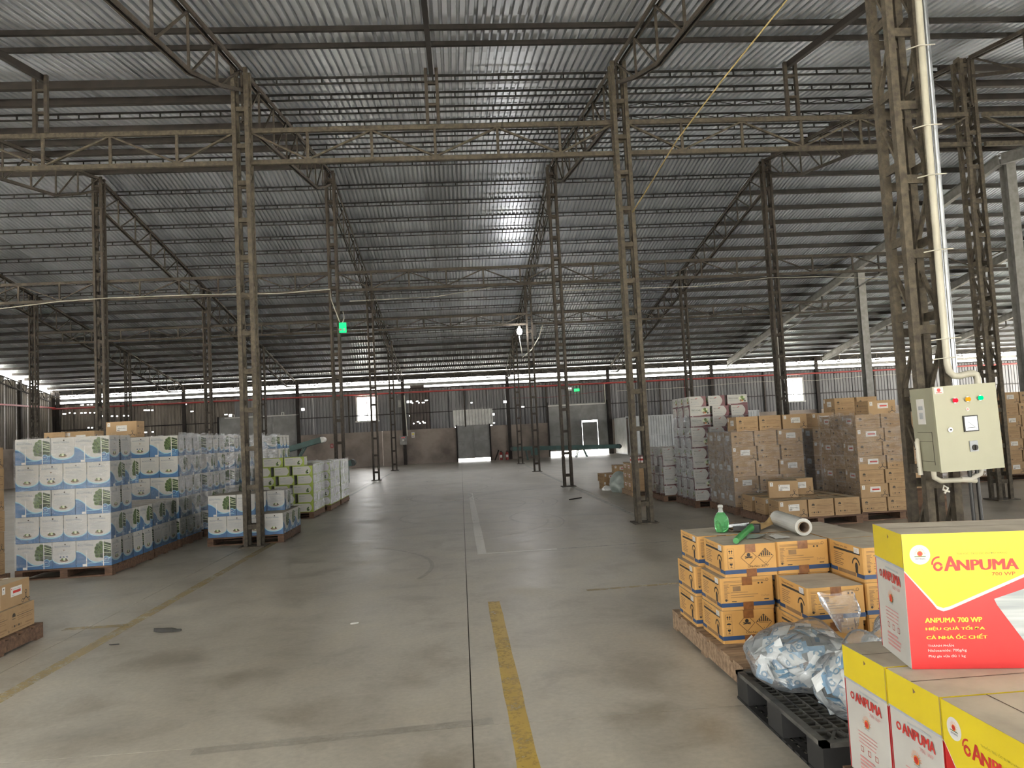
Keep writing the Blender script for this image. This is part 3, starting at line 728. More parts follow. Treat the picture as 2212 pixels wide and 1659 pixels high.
class Carton(MB):
    def __init__(s, a, b, h, body, top=None, edge=.004):
        super().__init__(); s.a, s.b, s.h = a, b, h
        x, y, c = a / 2, b / 2, edge
        # body with chamfered vertical edges
        pl = [(-x + c, -y), (x - c, -y), (x, -y + c), (x, y - c), (x - c, y), (-x + c, y), (-x, y - c), (-x, -y + c)]
        vs = [(p[0], p[1], 0) for p in pl] + [(p[0], p[1], h) for p in pl]
        s.add(vs, [(i, (i + 1) % 8, (i + 1) % 8 + 8, i + 8) for i in range(8)] + [tuple(range(8))[::-1]], body)
        s.add([(p[0], p[1], h) for p in pl], [tuple(range(8))], top or body)
    def fr(s, face):
        a, b, h = s.a, s.b, s.h
        return {'F': (Vector((-a / 2, -b / 2, 0)), Vector((1, 0, 0)), Vector((0, 0, 1)), Vector((0, -1, 0)), a),
                'B': (Vector((a / 2, b / 2, 0)), Vector((-1, 0, 0)), Vector((0, 0, 1)), Vector((0, 1, 0)), a),
                'R': (Vector((a / 2, -b / 2, 0)), Vector((0, 1, 0)), Vector((0, 0, 1)), Vector((1, 0, 0)), b),
                'L': (Vector((-a / 2, b / 2, 0)), Vector((0, -1, 0)), Vector((0, 0, 1)), Vector((-1, 0, 0)), b),
                'T': (Vector((-a / 2, -b / 2, h)), Vector((1, 0, 0)), Vector((0, 1, 0)), Vector((0, 0, 1)), a)}[face]
    def poly(s, face, pts, mat, lay=1):
        o, u, v, n, _ = s.fr(face); off = n * (.0005 * lay + .0004)
        s.add([o + u * p[0] + v * p[1] + off for p in pts], [tuple(range(len(pts)))], mat)
    def rect(s, face, u0, v0, u1, v1, mat, lay=1): s.poly(face, [(u0, v0), (u1, v0), (u1, v1), (u0, v1)], mat, lay)
    def disc(s, face, cu, cv, r, mat, lay=1, n=18, ry=None, a0=0, a1=2 * PI):
        ry = ry or r; k = n if abs(a1 - a0) > 6.2 else n + 1
        s.poly(face, [(cu + r * math.cos(a0 + (a1 - a0) * i / n), cv + ry * math.sin(a0 + (a1 - a0) * i / n)) for i in range(k)], mat, lay)
    def ring(s, face, cu, cv, r, wd, mat, lay=1, n=18, a0=0, a1=2 * PI):
        for i in range(n):
            t0, t1 = a0 + (a1 - a0) * i / n, a0 + (a1 - a0) * (i + 1) / n
            s.poly(face, [(cu + rr * math.cos(t), cv + rr * math.sin(t)) for rr, t in ((r, t0), (r, t1), (r - wd, t1), (r - wd, t0))][::-1], mat, lay)
    def line(s, face, p, q, wd, mat, lay=1):
        d = Vector((q[0] - p[0], q[1] - p[1])).normalized() * wd / 2; n = (-d.y, d.x)
        s.poly(face, [(p[0] + n[0], p[1] + n[1]), (p[0] - n[0], p[1] - n[1]), (q[0] - n[0], q[1] - n[1]), (q[0] + n[0], q[1] + n[1])], mat, lay)
    def text(s, face, t, u, v, mat, height=None, width=None, lay=3, bold=0.0):
        vs, fs, x0, wd, y0, ht = text_polys(t, bold)
        if height is None: height = width * ht / wd
        if width is None: width = height * wd / ht
        o, uu, vv, n, _ = s.fr(face); off = n * (.0005 * lay + .0004)
        s.add([o + uu * (u + (p[0] - x0) / wd * width) + vv * (v + (p[1] - y0) / ht * height) + off for p in vs], fs, mat)
    def fat(s, face, t, u, v, mat, height, width, lay=5, f=.03):
        for k, d in enumerate((-1, 0, 1)): s.text(face, t, u + d * height * f, v, mat, height, width, lay + k * .15)
    def lines(s, face, u0, v0, u1, v1, n, mat, lay=2, ragged=.3, t=.45, seed=1):
        r = random.Random(seed); d = (v1 - v0) / n
        for k in range(n):
            e = u1 - (u1 - u0) * ragged * r.random(); s.rect(face, u0, v0 + k * d, e, v0 + k * d + d * t, mat, lay)

def carton_white_blue(var=0):
    c = Carton(.418, .278, .318, 'carton_white', 'dusty_top')
    W, H = .418, .318
    for f in 'FB':
        wave = [(0, 0), (W, 0), (W, .085)] + [(W - W * k / 14, .070 + .030 * math.cos(k / 14 * 2.2 * PI + .4) + (.10 * max(0, (k / 14 - .62)) / .38) ** 1) for k in range(0, 15)]
        c.poly(f, [(p[0], min(p[1] + .012, H)) for p in wave[2:]] + [(0, 0), (W, 0)], 'carton_teal', 1)
        c.poly(f, wave[2:] + [(0, 0), (W, 0)], 'carton_blue', 2)
        # bundle of asparagus spears
        c.poly(f, [(.225, .20), (.245, .265), (.290, .300), (.345, .290), (.414, .268), (.414, .105), (.33, .092), (.25, .108)], 'leaf_dark', 3)
        for k, (a, b, r) in enumerate([(.243, .215, .027), (.258, .254, .025), (.292, .278, .025), (.238, .172, .027), (.252, .132, .032), (.285, .228, .027), (.292, .176, .027), (.33, .262, .020)]):
            c.disc(f, a, b, r, 'leaf_mid', 4, 12); c.disc(f, a, b, r * .62, 'leaf_dark', 5, 10); c.disc(f, a + .003, b + .003, r * .3, 'leaf_mid', 6, 8)
        for v0, v1 in ((.265, .235), (.215, .185), (.165, .155), (.235, .210)): c.line(f, (.325, v0), (.412, v1), .007, 'leaf_pale', 6)
        c.disc(f, .355, .085, .034, 'carton_teal', 4, 16); c.disc(f, .355, .083, .029, 'carton_blue', 5, 16)
        c.text(f, 'BIO', .338, .077, 'label_white', .013, lay=6)
        c.text(f, 'ROOTWELL', .020, .250, 'print_navy', .022, .185); c.lines(f, .022, .280, .16, .292, 1, 'print_grey', 2, 0)
        c.lines(f, .07, .205, .17, .232, 3, 'print_grey', 2, .3)
        c.lines(f, .11, .040, .25, .052, 1, 'carton_teal', 4, .1); c.lines(f, .30, .03, .39, .042, 1, 'carton_teal', 4, .1)
        c.rect(f, .075, .004, .125, .032, 'label_white', 5)
        for u in (.118, .318): c.rect(f, u, 0, u + .010, H if u > .2 else .20, 'label_white', 7)
    W = .278
    for f in 'LR':
        n = 16
        c.rect(f, 0, 0, W, .13, 'carton_blue', 1)
        arc_ = [(W / 2 - W * .5 * math.cos(PI * k / n), .125 - .082 * math.sin(PI * k / n) ** .8) for k in range(n + 1)]
        c.poly(f, [(p[0], p[1] + .0) for p in arc_] + [(W, .16), (0, .16)], 'carton_teal', 2)
        c.poly(f, [(p[0], p[1] + .014) for p in arc_] + [(W, .17), (0, .17)], 'carton_white', 3)
        c.disc(f, W / 2, .092, .050, 'veg_brown', 4, 16, .017)
        for du, m_, r in ((-.02, 'leaf_mid', .014), (.004, 'leaf_pale', .018), (.024, 'leaf_dark', .012)): c.disc(f, W / 2 + du, .105, r, m_, 5, 10)
        c.text(f, 'ROOTWELL', .03, .250, 'print_navy', .020, .19); c.disc(f, W / 2 + .015, .283, .010, 'print_dark', 4, 8)
        if var == 0: c.lines(f, .03, .135, .248, .232, 6, 'print_grey', 4, .35, .30, 4)
        else:
            c.disc(f, W / 2, .215, .013, 'veg_brown', 4, 3); c.lines(f, .06, .165, .22, .195, 2, 'print_grey', 4, .2, .35)
            for k in range(3): c.rect(f, .09 + k * .038, .125, .108 + k * .038, .143, 'print_navy', 5)
        c.rect(f, W / 2 - .010, .014, W / 2 + .010, .032, 'print_navy', 4)
    c.line('T', (0, .139), (.418, .139), .003, 'print_dark', 1)
    return c.mesh('carton')
def carton_green():
    c = Carton(.396, .306, .183, 'carton_white', 'dusty_top'); H = .183
    for f, W in (('F', .396), ('B', .396), ('L', .306), ('R', .306)):
        c.rect(f, 0, 0, W, H, 'carton_green', 1)
        n = 10; pts = [(.012, .016), (W * .72, .012)] + [(W * .72 + .045 * math.sin(PI * k / n), .012 + (H - .03) * k / n) for k in range(1, n)] + [(W * .72, H - .012), (.012, H - .012)]
        c.poly(f, [(q[0] if q[0] < .02 else q[0] + W * .09, q[1]) for q in pts], 'carton_white', 2)
        c.text(f, 'BIO FERT', .03, .125, 'print_navy', .016, W * .36); c.lines(f, .03, .05, W * .6, .105, 4, 'print_grey', 3, .4, .3)
        if f in 'FB':
            for k in range(6): c.disc(f, W * .70 + .02 * (k % 3), .045 + .022 * (k // 2), .018, ('leaf_mid', 'leaf_dark', 'leaf_pale')[k % 3], 4, 9)
    return c.mesh('carton')
def carton_trio(var=0):
    c = Carton(.366, .303, .183, 'carton_white', 'dusty_top'); H = .183
    for f, W in (('F', .366), ('B', .366)):
        c.rect(f, 0, 0, W, .022, 'carton_maroon', 1); c.poly(f, [(W * .45, .02), (W, .02), (W, .036), (W * .8, .040)], 'carton_maroon', 1)
        c.text(f, 'TRIO-CHIE', .022, .105, 'leaf_dark', .026, .17); c.lines(f, .024, .080, .15, .095, 1, 'print_grey', 2, 0); c.lines(f, .024, .138, .13, .152, 1, 'print_grey', 2, 0)
        for k, (u, v, r, m_) in enumerate([(.24, .11, .030, 'leaf_pale'), (.27, .135, .026, 'leaf_mid'), (.29, .10, .030, 'leaf_mid'), (.245, .075, .02, 'veg_brown'), (.275, .075, .018, 'print_orange'), (.31, .13, .022, 'leaf_pale'), (.322, .065, .016, 'print_dark')]): c.disc(f, u, v, r, m_, 3 + k % 2, 10)
        c.disc(f, .045, .011, .008, 'label_white', 4, 8)
    for f, W in (('L', .303), ('R', .303)):
        n = 10
        c.rect(f, W * .65, 0, W, H, 'carton_maroon', 1)
        c.poly(f, [(W * .6, .004)] + [(W * .70 + .045 * math.sin(PI * k / n), .004 + (H - .008) * k / n) for k in range(n + 1)] + [(W * .6, H - .004)], 'carton_white', 2)
        c.text(f, 'TRIO-CHIE', .022, .125, 'print_dark', .016, .115); c.line(f, (.11, .14), (.15, .155), .008, 'print_red', 3)
        c.disc(f, .035, .085, .010, 'print_dark', 3, 3); c.lines(f, .055, .075, .17, .10, 2, 'print_grey', 3, .3, .35)
        for k in range(6): c.rect(f, .03 + k * .026, .038, .044 + k * .026, .052, 'print_grey', 3)
    return c.mesh('carton')
def carton_brown(a, b, h, red=False):
    c = Carton(a, b, h, 'cardboard', 'cardboard_top')
    for f in 'FB':
        W = a
        lw, lh = .155, .088 if h > .2 else .075
        u0, v0 = W * .34, h * .40
        c.rect(f, .022, h - .075, .064, h - .018, 'label_white', 1); c.disc(f, .043, h - .036, .010, 'print_dark', 2, 3); c.lines(f, .030, h - .068, .056, h - .05, 2, 'print_grey', 2, .2)
        c.rect(f, u0, v0, u0 + lw, v0 + lh, 'label_white', 1); c.disc(f, u0 + .012, v0 + lh - .014, .006, 'print_red' if red else 'print_dark', 2, 8); c.lines(f, u0 + .03, v0 + lh - .02, u0 + lw - .015, v0 + lh - .010, 1, 'print_grey', 2, .2)
        if red: c.rect(f, u0 + .03, v0 + lh * .34, u0 + lw - .018, v0 + lh * .62, 'print_red', 2); c.lines(f, u0 + .012, v0 + .008, u0 + .05, v0 + .02, 1, 'print_grey', 2, .2)
        else: c.text(f, 'ABENTWELL', u0 + .016, v0 + lh * .38, 'print_black', lh * .22, lw - .032); c.rect(f, u0 + .010, v0 + .010, u0 + .05, v0 + .020, 'print_dark', 2)
        cx, cy = W * .86, h * .16
        for du, dv in ((0, .055), (-.045, -.01), (.045, -.01)):
            c.ring(f, cx + du, cy + dv, .016, .005, 'print_black', 2, 10); c.line(f, (cx, cy + .012), (cx + du * .75, cy + dv * .75), .008, 'print_black', 2)
    for f in 'LR':
        W = b
        c.disc(f, W * .19, h * .66, .022, 'print_dark', 1, 14, a0=-.4, a1=PI + .4); c.lines(f, W * .13, h * .53, W * .25, h * .57, 1, 'print_dark', 1, 0, .6)
        c.text(f, 'ADC VIET', W * .45, h * .84, 'print_mid', h * .07, W * .30); c.lines(f, W * .34, h * .44, W * .92, h * .76, 4, 'print_mid', 1, .25, .35, 3)
        c.line(f, (W * .30, h * .62), (W * .94, h * .62), .003, 'print_dark', 2)
        for k in range(5): c.rect(f, W * .10 + k * .03, h * .20, W * .10 + k * .03 + .020, h * .28, 'print_dark' if k % 2 else 'print_mid', 1)
        c.lines(f, W * .62, h * .20, W * .92, h * .28, 1, 'print_mid', 1, .1, .7)
        c.lines(f, W * .1, h * .10, W * .85, h * .15, 1, 'print_mid', 1, .2, .6)
    c.line('T', (0, b / 2), (a, b / 2), .003, 'print_dark', 1); c.rect('T', 0, b / 2 - .03, a, b / 2 + .03, 'tape_clear', 1)
    return c.mesh('carton')
def carton_orange(hazard):
    a, b, h = .335, .395, .198
    c = Carton(a, b, h, 'cardboard_orange', 'dusty_top', .008)
    for f, W in (('F', a), ('B', a)):
        c.rect(f, 0, .020, W, .045, 'print_blue', 1)
        if hazard:
            c.rect(f, .020, .052, .062, .176, 'print_mid', 1); c.rect(f, .022, .054, .060, .174, 'cardboard_orange', 2)
            for v in (.094, .134): c.line(f, (.022, v), (.060, v), .0015, 'print_mid', 3)
            for u in (.032, .046): c.poly(f, [(u - .005, .158), (u + .009, .158), (u + .002, .168)], 'print_black', 3); c.rect(f, u, .144, u + .004, .158, 'print_black', 3)
            c.disc(f, .041, .114, .015, 'print_black', 3, 12, .010, 0, PI); c.rect(f, .040, .10, .042, .114, 'print_black', 3)
            c.disc(f, .041, .086, .010, 'print_black', 3, 12, .014, PI, 2 * PI); c.rect(f, .0395, .062, .0425, .074, 'print_black', 3); c.rect(f, .034, .059, .048, .062, 'print_black', 3)
            for cu, st in ((.155, 0), (.262, 1)):
                cv, r = .118, .050
                P4 = [(cu, cv - r), (cu + r, cv), (cu, cv + r), (cu - r, cv)]
                for p, q in zip(P4, P4[1:] + P4[:1]): c.line(f, p, q, .0026, 'print_dark', 2)
                if st:
                    for k in range(-3, 4):
                        u = cu + k * .0125; top = cv + r - abs(k * .0125) - .003
                        if top > cv + .004: c.rect(f, u - .0035, cv + .004, u + .0035, top, 'print_black', 3)
                    c.line(f, (cu - .03, cv - .002), (cu + .03, cv - .002), .002, 'print_dark', 3); c.text(f, '9', cu - .003, cv - .04, 'print_dark', .010)
                else:
                    c.disc(f, cu, cv + .014, .012, 'print_black', 3, 10); c.line(f, (cu - .024, cv + .004), (cu + .024, cv - .006), .005, 'print_black', 4); c.line(f, (cu + .024, cv + .004), (cu - .024, cv - .006), .005, 'print_black', 4)
            c.text(f, 'UN-No: 3077', .146, .054, 'print_black', .014, .132)
        else:
            c.lines(f, .020, .168, .30, .182, 2, 'print_mid', 1, .1, .45); c.lines(f, .020, .062, .055, .162, 14, 'print_mid', 1, .5, .5, 5)
            c.rect(f, .075, .115, .125, .145, 'print_mid', 1); c.lines(f, .06, .150, .14, .16, 1, 'print_mid', 1, 0, .4)
            for v in (.105, .09, .076): c.lines(f, .06, v, .24, v + .006, 1, 'print_mid', 1, .4, .6, int(v * 999))
            c.text(f, 'DuPont', .255, .075, 'print_mid', .012, .05); c.disc(f, .24, .158, .006, 'print_dark', 2, 10); c.disc(f, .262, .158, .006, 'print_dark', 2, 10)
            c.ring(f, .295, .176, .009, .002, 'print_dark', 2, 12); c.rect(f, .27, .055, .30, .061, 'print_dark', 2); c.disc(f, .03, .062, .008, 'print_dark', 2, 5)
            c.rect(f, .065, .051, .095, .056, 'print_dark', 2)
        for v0, v1 in ((0, .048), (.148, .198)): c.rect(f, .135, v0, .20, v1, 'tape_brown', 5)
    for f in 'LR':
        W = b
        c.rect(f, 0, .020, .085, .042, 'print_blue', 1); c.rect(f, W - .085, .020, W, .042, 'print_blue', 1); c.rect(f, .095, .020, W - .095, .042, 'print_mid', 1)
        c.rect(f, .05, .150, W - .035, .163, 'print_black', 1); c.text(f, 'Thuoc tru sau', .055, .172, 'print_dark', .013, .16)
        c.lines(f, .05, .06, .17, .142, 7, 'print_mid', 1, .5, .4, 7)
        cu, cv = W - .085, .075
        c.ring(f, cu, cv + .012, .045, .010, 'print_black', 2, 14, .15, PI - .1); c.disc(f, cu + .004, cv + .004, .017, 'print_black', 2, 10, .026); c.rect(f, cu - .010, cv - .032, cu + .018, cv - .012, 'print_black', 2)
        c.rect(f, W - .10, .158, W - .04, .190, 'label_white', 3); c.lines(f, W - .095, .162, W - .05, .186, 4, 'print_grey', 4, .2, .4)
    c.line('T', (0, b / 2), (a, b / 2), .003, 'print_dark', 1)
    return c.mesh('carton')
def logo(c, f, u, v, r, plate=True):
    if plate: c.disc(f, u, v, r, 'label_white', 4, 28)
    s = r * .28 if plate else r * .5
    for k in range(20):
        t = 2 * PI * k / 20
        if math.sin(t) > -.3: c.line(f, (u + s * 1.25 * math.cos(t), v + s * .4 + s * 1.25 * math.sin(t)), (u + s * 2.0 * math.cos(t), v + s * .4 + s * 2.0 * math.sin(t)), s * .10, 'print_orange', 5)
    c.disc(f, u, v + s * .4, s, 'print_orange', 6, 18); c.disc(f, u, v + s * .4, s * .75, 'print_red', 7, 16)
    c.rect(f, u - r * .55, v - r * .22, u + r * .55, v - r * .14, 'leaf_mid', 6); c.text(f, 'VIETTRANG', u - r * .5, v - r * .5, 'print_navy', r * .18, r, lay=6)
def carton_anpuma():
    a, b, h = .62, .297, .464
    c = Carton(a, b, h, 'carton_white', 'dusty_top', .006)
    for f in 'FB':
        W = a
        c.rect(f, 0, 0, W, h, 'carton_red', 1)
        def vshape(off, r):
            pts = [(0, h), (0, .338 - off * .4)]
            ax, ay = .106, .205 - off                       # rounded lower tip
            pts += [(ax - .022, ay + .030), (ax - .008, ay + .010), (ax + .012, ay + .002), (ax + .035, ay + .008)]
            pts += [(W, .415 - off), (W, h)]
            return pts
        c.poly(f, vshape(.011, 0), 'label_white', 2); c.poly(f, vshape(0, 0), 'carton_yellow', 3)
        logo(c, f, .056, .392, .034)
        c.text(f, 'THUỐC TRỪ ỐC BƯƠU VÀNG', .175, .388, 'print_olive', .011, .165, lay=5)
        c.ring(f, .112, .350, .016, .008, 'print_red', 5, 20, .2, 2 * PI); c.ring(f, .116, .360, .025, .006, 'print_red', 5, 14, 1.4, 3.3)
        c.fat(f, 'A', .134, .334, 'print_red', .050, .042, f=.05); c.fat(f, 'NPUMA', .176, .334, 'print_red', .037, .195, f=.07)
        c.text(f, '700 WP', .285, .314, 'print_red', .012, .075, lay=5)
        for k, t in enumerate(('ANPUMA 700 WP', 'HIỆU QUẢ TỐI ĐA', 'CẢ NHÀ ỐC CHẾT')): c.fat(f, t, .055, .158 - k * .028, 'print_yellow', .017, .185 + .006 * k, f=.05)
        for k, t in enumerate(('THÀNH PHẦN', 'Niclosamide: 700g/kg', 'Phụ gia vừa đủ 1 kg')): c.text(f, t, .057, .076 - k * .019, 'label_white', .011, (.085, .125, .120)[k], lay=5)
        c.poly(f, [(.285, .235), (W, .345), (W, 0), (.425, 0), (.292, .215)], 'wood_print', 4)
        # snails and bowl printed on the picture panel
        c.disc(f, .44, .235, .042, 'snail_shell', 6, 20, .036); c.ring(f, .44, .235, .026, .008, 'snail_body', 7, 16); c.poly(f, [(.395, .205), (.405, .190), (.50, .190), (.53, .215), (.47, .205)], 'snail_body', 7)
        c.disc(f, .52, .125, .085, 'label_white', 6, 26); c.disc(f, .52, .125, .072, 'print_olive', 7, 24)
        for k in range(14): c.disc(f, .52 + .05 * math.cos(k * 2.4) * (k / 14) ** .5, .125 + .05 * math.sin(k * 2.4) * (k / 14) ** .5, .013, ('leaf_pale', 'snail_shell', 'leaf_mid')[k % 3], 8, 9)
    for f in 'LR':
        W = b
        c.rect(f, 0, .345, W, h, 'carton_yellow', 1); c.rect(f, 0, .337, W, .345, 'print_grey', 2)
        c.disc(f, W * .55, .438, .010, 'veg_brown', 3, 3)
        c.ring(f, .055, .288, .014, .006, 'print_red', 4, 14); c.fat(f, 'ANPUMA', .078, .272, 'print_red', .036, .180, f=.05); c.text(f, '700 WP', .17, .248, 'print_pink', .014, .075); c.lines(f, .11, .316, .24, .324, 1, 'print_grey', 3, 0, .8)
        logo(c, f, W / 2, .205, .030, False)
        for k in range(4): c.lines(f, .08, .165 - k * .013, .215, .171 - k * .013, 1, 'print_pink', 3, .15, .6, k + 3)
        for k in range(3): c.ring(f, .10 + k * .05, .105, .014, .003, 'print_red', 3, 4, PI / 4, 2.25 * PI)
        c.lines(f, .08, .03, .22, .085, 4, 'print_pink', 3, .3, .5, 9)
    c.line('T', (0, b / 2), (a, b / 2), .004, 'print_dark', 1)
    return c.mesh('carton')
CM = {'wb0': carton_white_blue(0), 'wb1': carton_white_blue(1), 'green': carton_green(), 'trio': carton_trio(), 'brown': carton_brown(.405, .362, .237), 'brown_low': carton_brown(.405, .362, .193, True),
      'brown_mid': carton_brown(.45, .33, .248), 'or_hz': carton_orange(True), 'or_tx': carton_orange(False), 'anpuma': carton_anpuma()}
def box(kind, x_, y_, z_, rz, label, group, name=None):
    nm = {'wb0': 'vegetable_carton', 'wb1': 'vegetable_carton', 'green': 'green_carton', 'trio': 'maroon_carton', 'brown': 'brown_carton', 'brown_low': 'brown_carton', 'brown_mid': 'brown_carton', 'or_hz': 'orange_carton', 'or_tx': 'orange_carton', 'anpuma': 'yellow_red_carton'}[kind]
    o = inst(nm, CM[kind], None, (x_, y_, z_), rz)
    return tag(o, label, 'carton', group)

# wooden pallets
def pallet(x0, y0, W, D, label, mat='wood', h=.125):
    e = empty('wooden_pallet', (x0, y0, 0), 0, label, 'pallet', 'wooden pallets')
    n = 7; bw = D / n * .78
    dm = MB().b2((0, 0, 0), (W, bw, .02), mat).mesh('deck_board'); sm = MB().b2((0, 0, .0), (.09, D, h - .038), mat).mesh('stringer')
    bm = MB().b2((0, 0, 0), (W, .10, .016), mat).mesh('bottom_board')
    for k in range(n): inst('deck_board', dm, e, (0, k * (D - bw) / (n - 1), h - .021))
    for xx in (0, W / 2 - .045, W - .09): inst('stringer', sm, e, (xx, 0, .0165))
    for yy in (0, D / 2 - .05, D - .1): inst('bottom_board', bm, e, (0, yy, 0))
    return h
DIM = {'wb0': (.42, .28, .32), 'wb1': (.42, .28, .32), 'green': (.40, .31, .185), 'trio': (.37, .307, .185), 'brown': (.41, .367, .24), 'brown_low': (.41, .367, .196), 'brown_mid': (.455, .335, .252)}
def stack(kind, x0, y0, W, D, z0, layers, cols, side, name, desc, group, keep=None, full=False):
    """cols: for each layer parity a string of L/S columns from left to right; only boxes that can be seen are built"""
    a, b, h = DIM[kind]; rnd = random.Random(hash((x0, y0, kind)) % 1000 if False else int(x0 * 100 + y0 * 10))
    for l in range(layers):
        cs = cols[l % len(cols)]; tot = sum(a if q == 'L' else b for q in cs); gap = max(0, (W - tot)) / max(1, len(cs) - 1); x_ = x0
        for ci, q in enumerate(cs):
            wd, dp = (a, b) if q == 'L' else (b, a); n = int(D / dp + .08)
            for j in range(n):
                on_side = (ci == len(cs) - 1) if side == 'R' else (ci == 0)
                if not (j == 0 or on_side or full):
                    continue
                if keep and not keep(l, ci, j, (x_ + wd / 2 - x0) / W, (j + .5) * dp / D): continue
                y_ = y0 + (j + .5) * dp + (D - n * dp) / max(1, n - 1) * j * .9
                if j == 0: pos = 'front row %s from left' % ORD[ci]
                elif on_side: pos = 'aisle side %s from front' % ORD[j]
                else: pos = 'column %s, %s from front' % (ORD[ci], ORD[j])
                k_ = kind
                if kind == 'wb0' and rnd.random() < .3: k_ = 'wb1'
                lay = 'bottom' if l == 0 else ('top' if l == layers - 1 else ORD[l])
                if desc.startswith('plain'): pass
                box(k_, x_ + wd / 2 + rnd.uniform(-.003, .003), y_ + rnd.uniform(-.004, .004), z0 + l * h, (0 if q == 'L' else PI / 2) + (PI if rnd.random() < .3 and kind != 'wb0' else 0) + rnd.uniform(-.006, .006),
                    '%s, %s layer, %s, %s' % (desc, lay, pos, name), group)
            x_ += wd + gap
def wrap(x0, y0, W, D, z0, z1, mat, label, sides='FLBR', amp=.010, seed=1, top=None):
    rnd = random.Random(seed); o = .012
    X0, Y0, X1, Y1 = x0 - o, y0 - o, x0 + W + o, y0 + D + o
    loop = []
    P = {'F': ((X0, Y0), (X1, Y0)), 'R': ((X1, Y0), (X1, Y1)), 'B': ((X1, Y1), (X0, Y1)), 'L': ((X0, Y1), (X0, Y0))}
    m = MB()
    for s in sides:
        (ax, ay), (bx, by) = P[s]; L = math.hypot(bx - ax, by - ay); n = max(6, int(L / .055)); nz = max(6, int((z1 - z0) / .05))
        rows = []
        ph = [rnd.uniform(0, 6) for _ in range(8)]
        nx, ny = (by - ay) / L, -(bx - ax) / L
        for i in range(nz + 1):
            z = z0 + (z1 - z0) * i / nz; row = []
            for k in range(n + 1):
                t = k / n; e = min(1, 6 * min(t, 1 - t))
                d = amp * e * (math.sin(z * 31 + t * 5 + ph[0]) * .4 + math.sin(z * 17 - t * 11 + ph[1]) * .4 + rnd.uniform(-.5, .5))
                zz = z
                if i == nz: zz = z + rnd.uniform(-.02, .03) + (top(t, s) if top else 0)
                row.append((ax + (bx - ax) * t + nx * max(d, -.008), ay + (by - ay) * t + ny * max(d, -.008), zz))
            rows.append(row)
        vs, fs = loft(rows); m.add(vs, fs, mat, True)
    o_ = m.build('stretch_wrap', None)
    return tag(o_, label, 'plastic wrap', 'stretch wrap on pallets')

# ---- left: white and blue cartons
A_, B_ = 'LSL', 'SSSS'
G = 'white and blue cartons on the left pallets'
def left_stack(y0, n, nm, keep=None, x1=-4.36, layers=5, D=1.27):
    h = pallet(x1 - 1.14, y0 - .01, 1.15, D + .02, 'wooden pallet under the %s' % nm)
    stack('wb0', x1 - 1.13, y0, 1.13, D, h, layers, [A_, B_], 'R', nm, 'white blue carton', G, keep, full=(layers < 3 or y0 < 10))
left_stack(9.85, 0, 'nearest left stack', keep=lambda l, c, j, u, v: l < 2 or v < .55)
left_stack(11.22, 1, 'low second stack', layers=2, D=.86, x1=-4.38)
left_stack(12.2, 2, 'third left stack', D=1.0, x1=-4.38)
left_stack(13.5, 3, 'fourth left stack', D=1.0, x1=-4.36)
left_stack(15.1, 4, 'fifth left stack', D=1.0, x1=-4.36)
left_stack(16.4, 5, 'sixth left stack', D=1.0, x1=-4.40)
left_stack(18.6, 6, 'farthest left stack', D=1.0, x1=-4.30)
wrap(-5.49, 9.85, 1.13, .60, .16, 1.72, 'wrap_film', 'clear stretch wrap around nearest white blue stack', 'FR', seed=3)
wrap(-5.51, 10.47, 1.13, 1.6, .14, .80, 'wrap_film', 'torn stretch wrap on the low second white blue stack', 'R', seed=4, top=lambda t, s: .25 * (1 - t))
for i, (y_, d_, nm) in enumerate([(12.2, 1.0, 'third'), (13.5, 1.0, 'fourth'), (15.1, 1.0, 'fifth'), (16.4, 1.0, 'sixth'), (18.6, 1.0, 'farthest')]):
    wrap(-5.5, y_, 1.13, d_, .15, 1.75, 'wrap_film_heavy', 'shiny stretch wrap around the %s white blue stack on the left' % nm, 'R' if i == 0 else 'FR', seed=10 + i, amp=.014)
# two-layer pallet in front of the wrapped row
hp = pallet(-3.93, 12.08, 1.15, 1.25, 'wooden pallet with two layers of white blue cartons by the aisle column')
stack('wb0', -3.92, 12.1, 1.13, 1.26, hp, 1, [B_], 'R', 'two-layer pallet by aisle', 'white blue carton', G, full=True)
for x_, y_, rz, lb in [(-3.70, 12.24, 0, 'left front upper white blue carton on the two-layer pallet'), (-3.345, 12.31, PI / 2, 'middle front upper white blue carton on the two-layer pallet'),
                       (-3.70, 12.53, 0, 'left upper white blue carton behind the front one, two-layer pallet'), (-3.29, 12.75, PI / 2, 'right upper white blue carton set back on the two-layer pallet'),
                       (-3.60, 12.85, 0, 'rear upper white blue carton on the two-layer pallet'), (-3.02, 12.85, PI / 2, 'upper white blue carton by aisle with torn film, two-layer pallet')]:
    box('wb0', x_, y_, hp + .32, rz, lb, G)
wrap(-3.16, 12.62, .30, .5, hp + .34, hp + .66, 'wrap_film', 'torn film hanging on the two-layer white blue pallet', 'FR', seed=22, amp=.02)
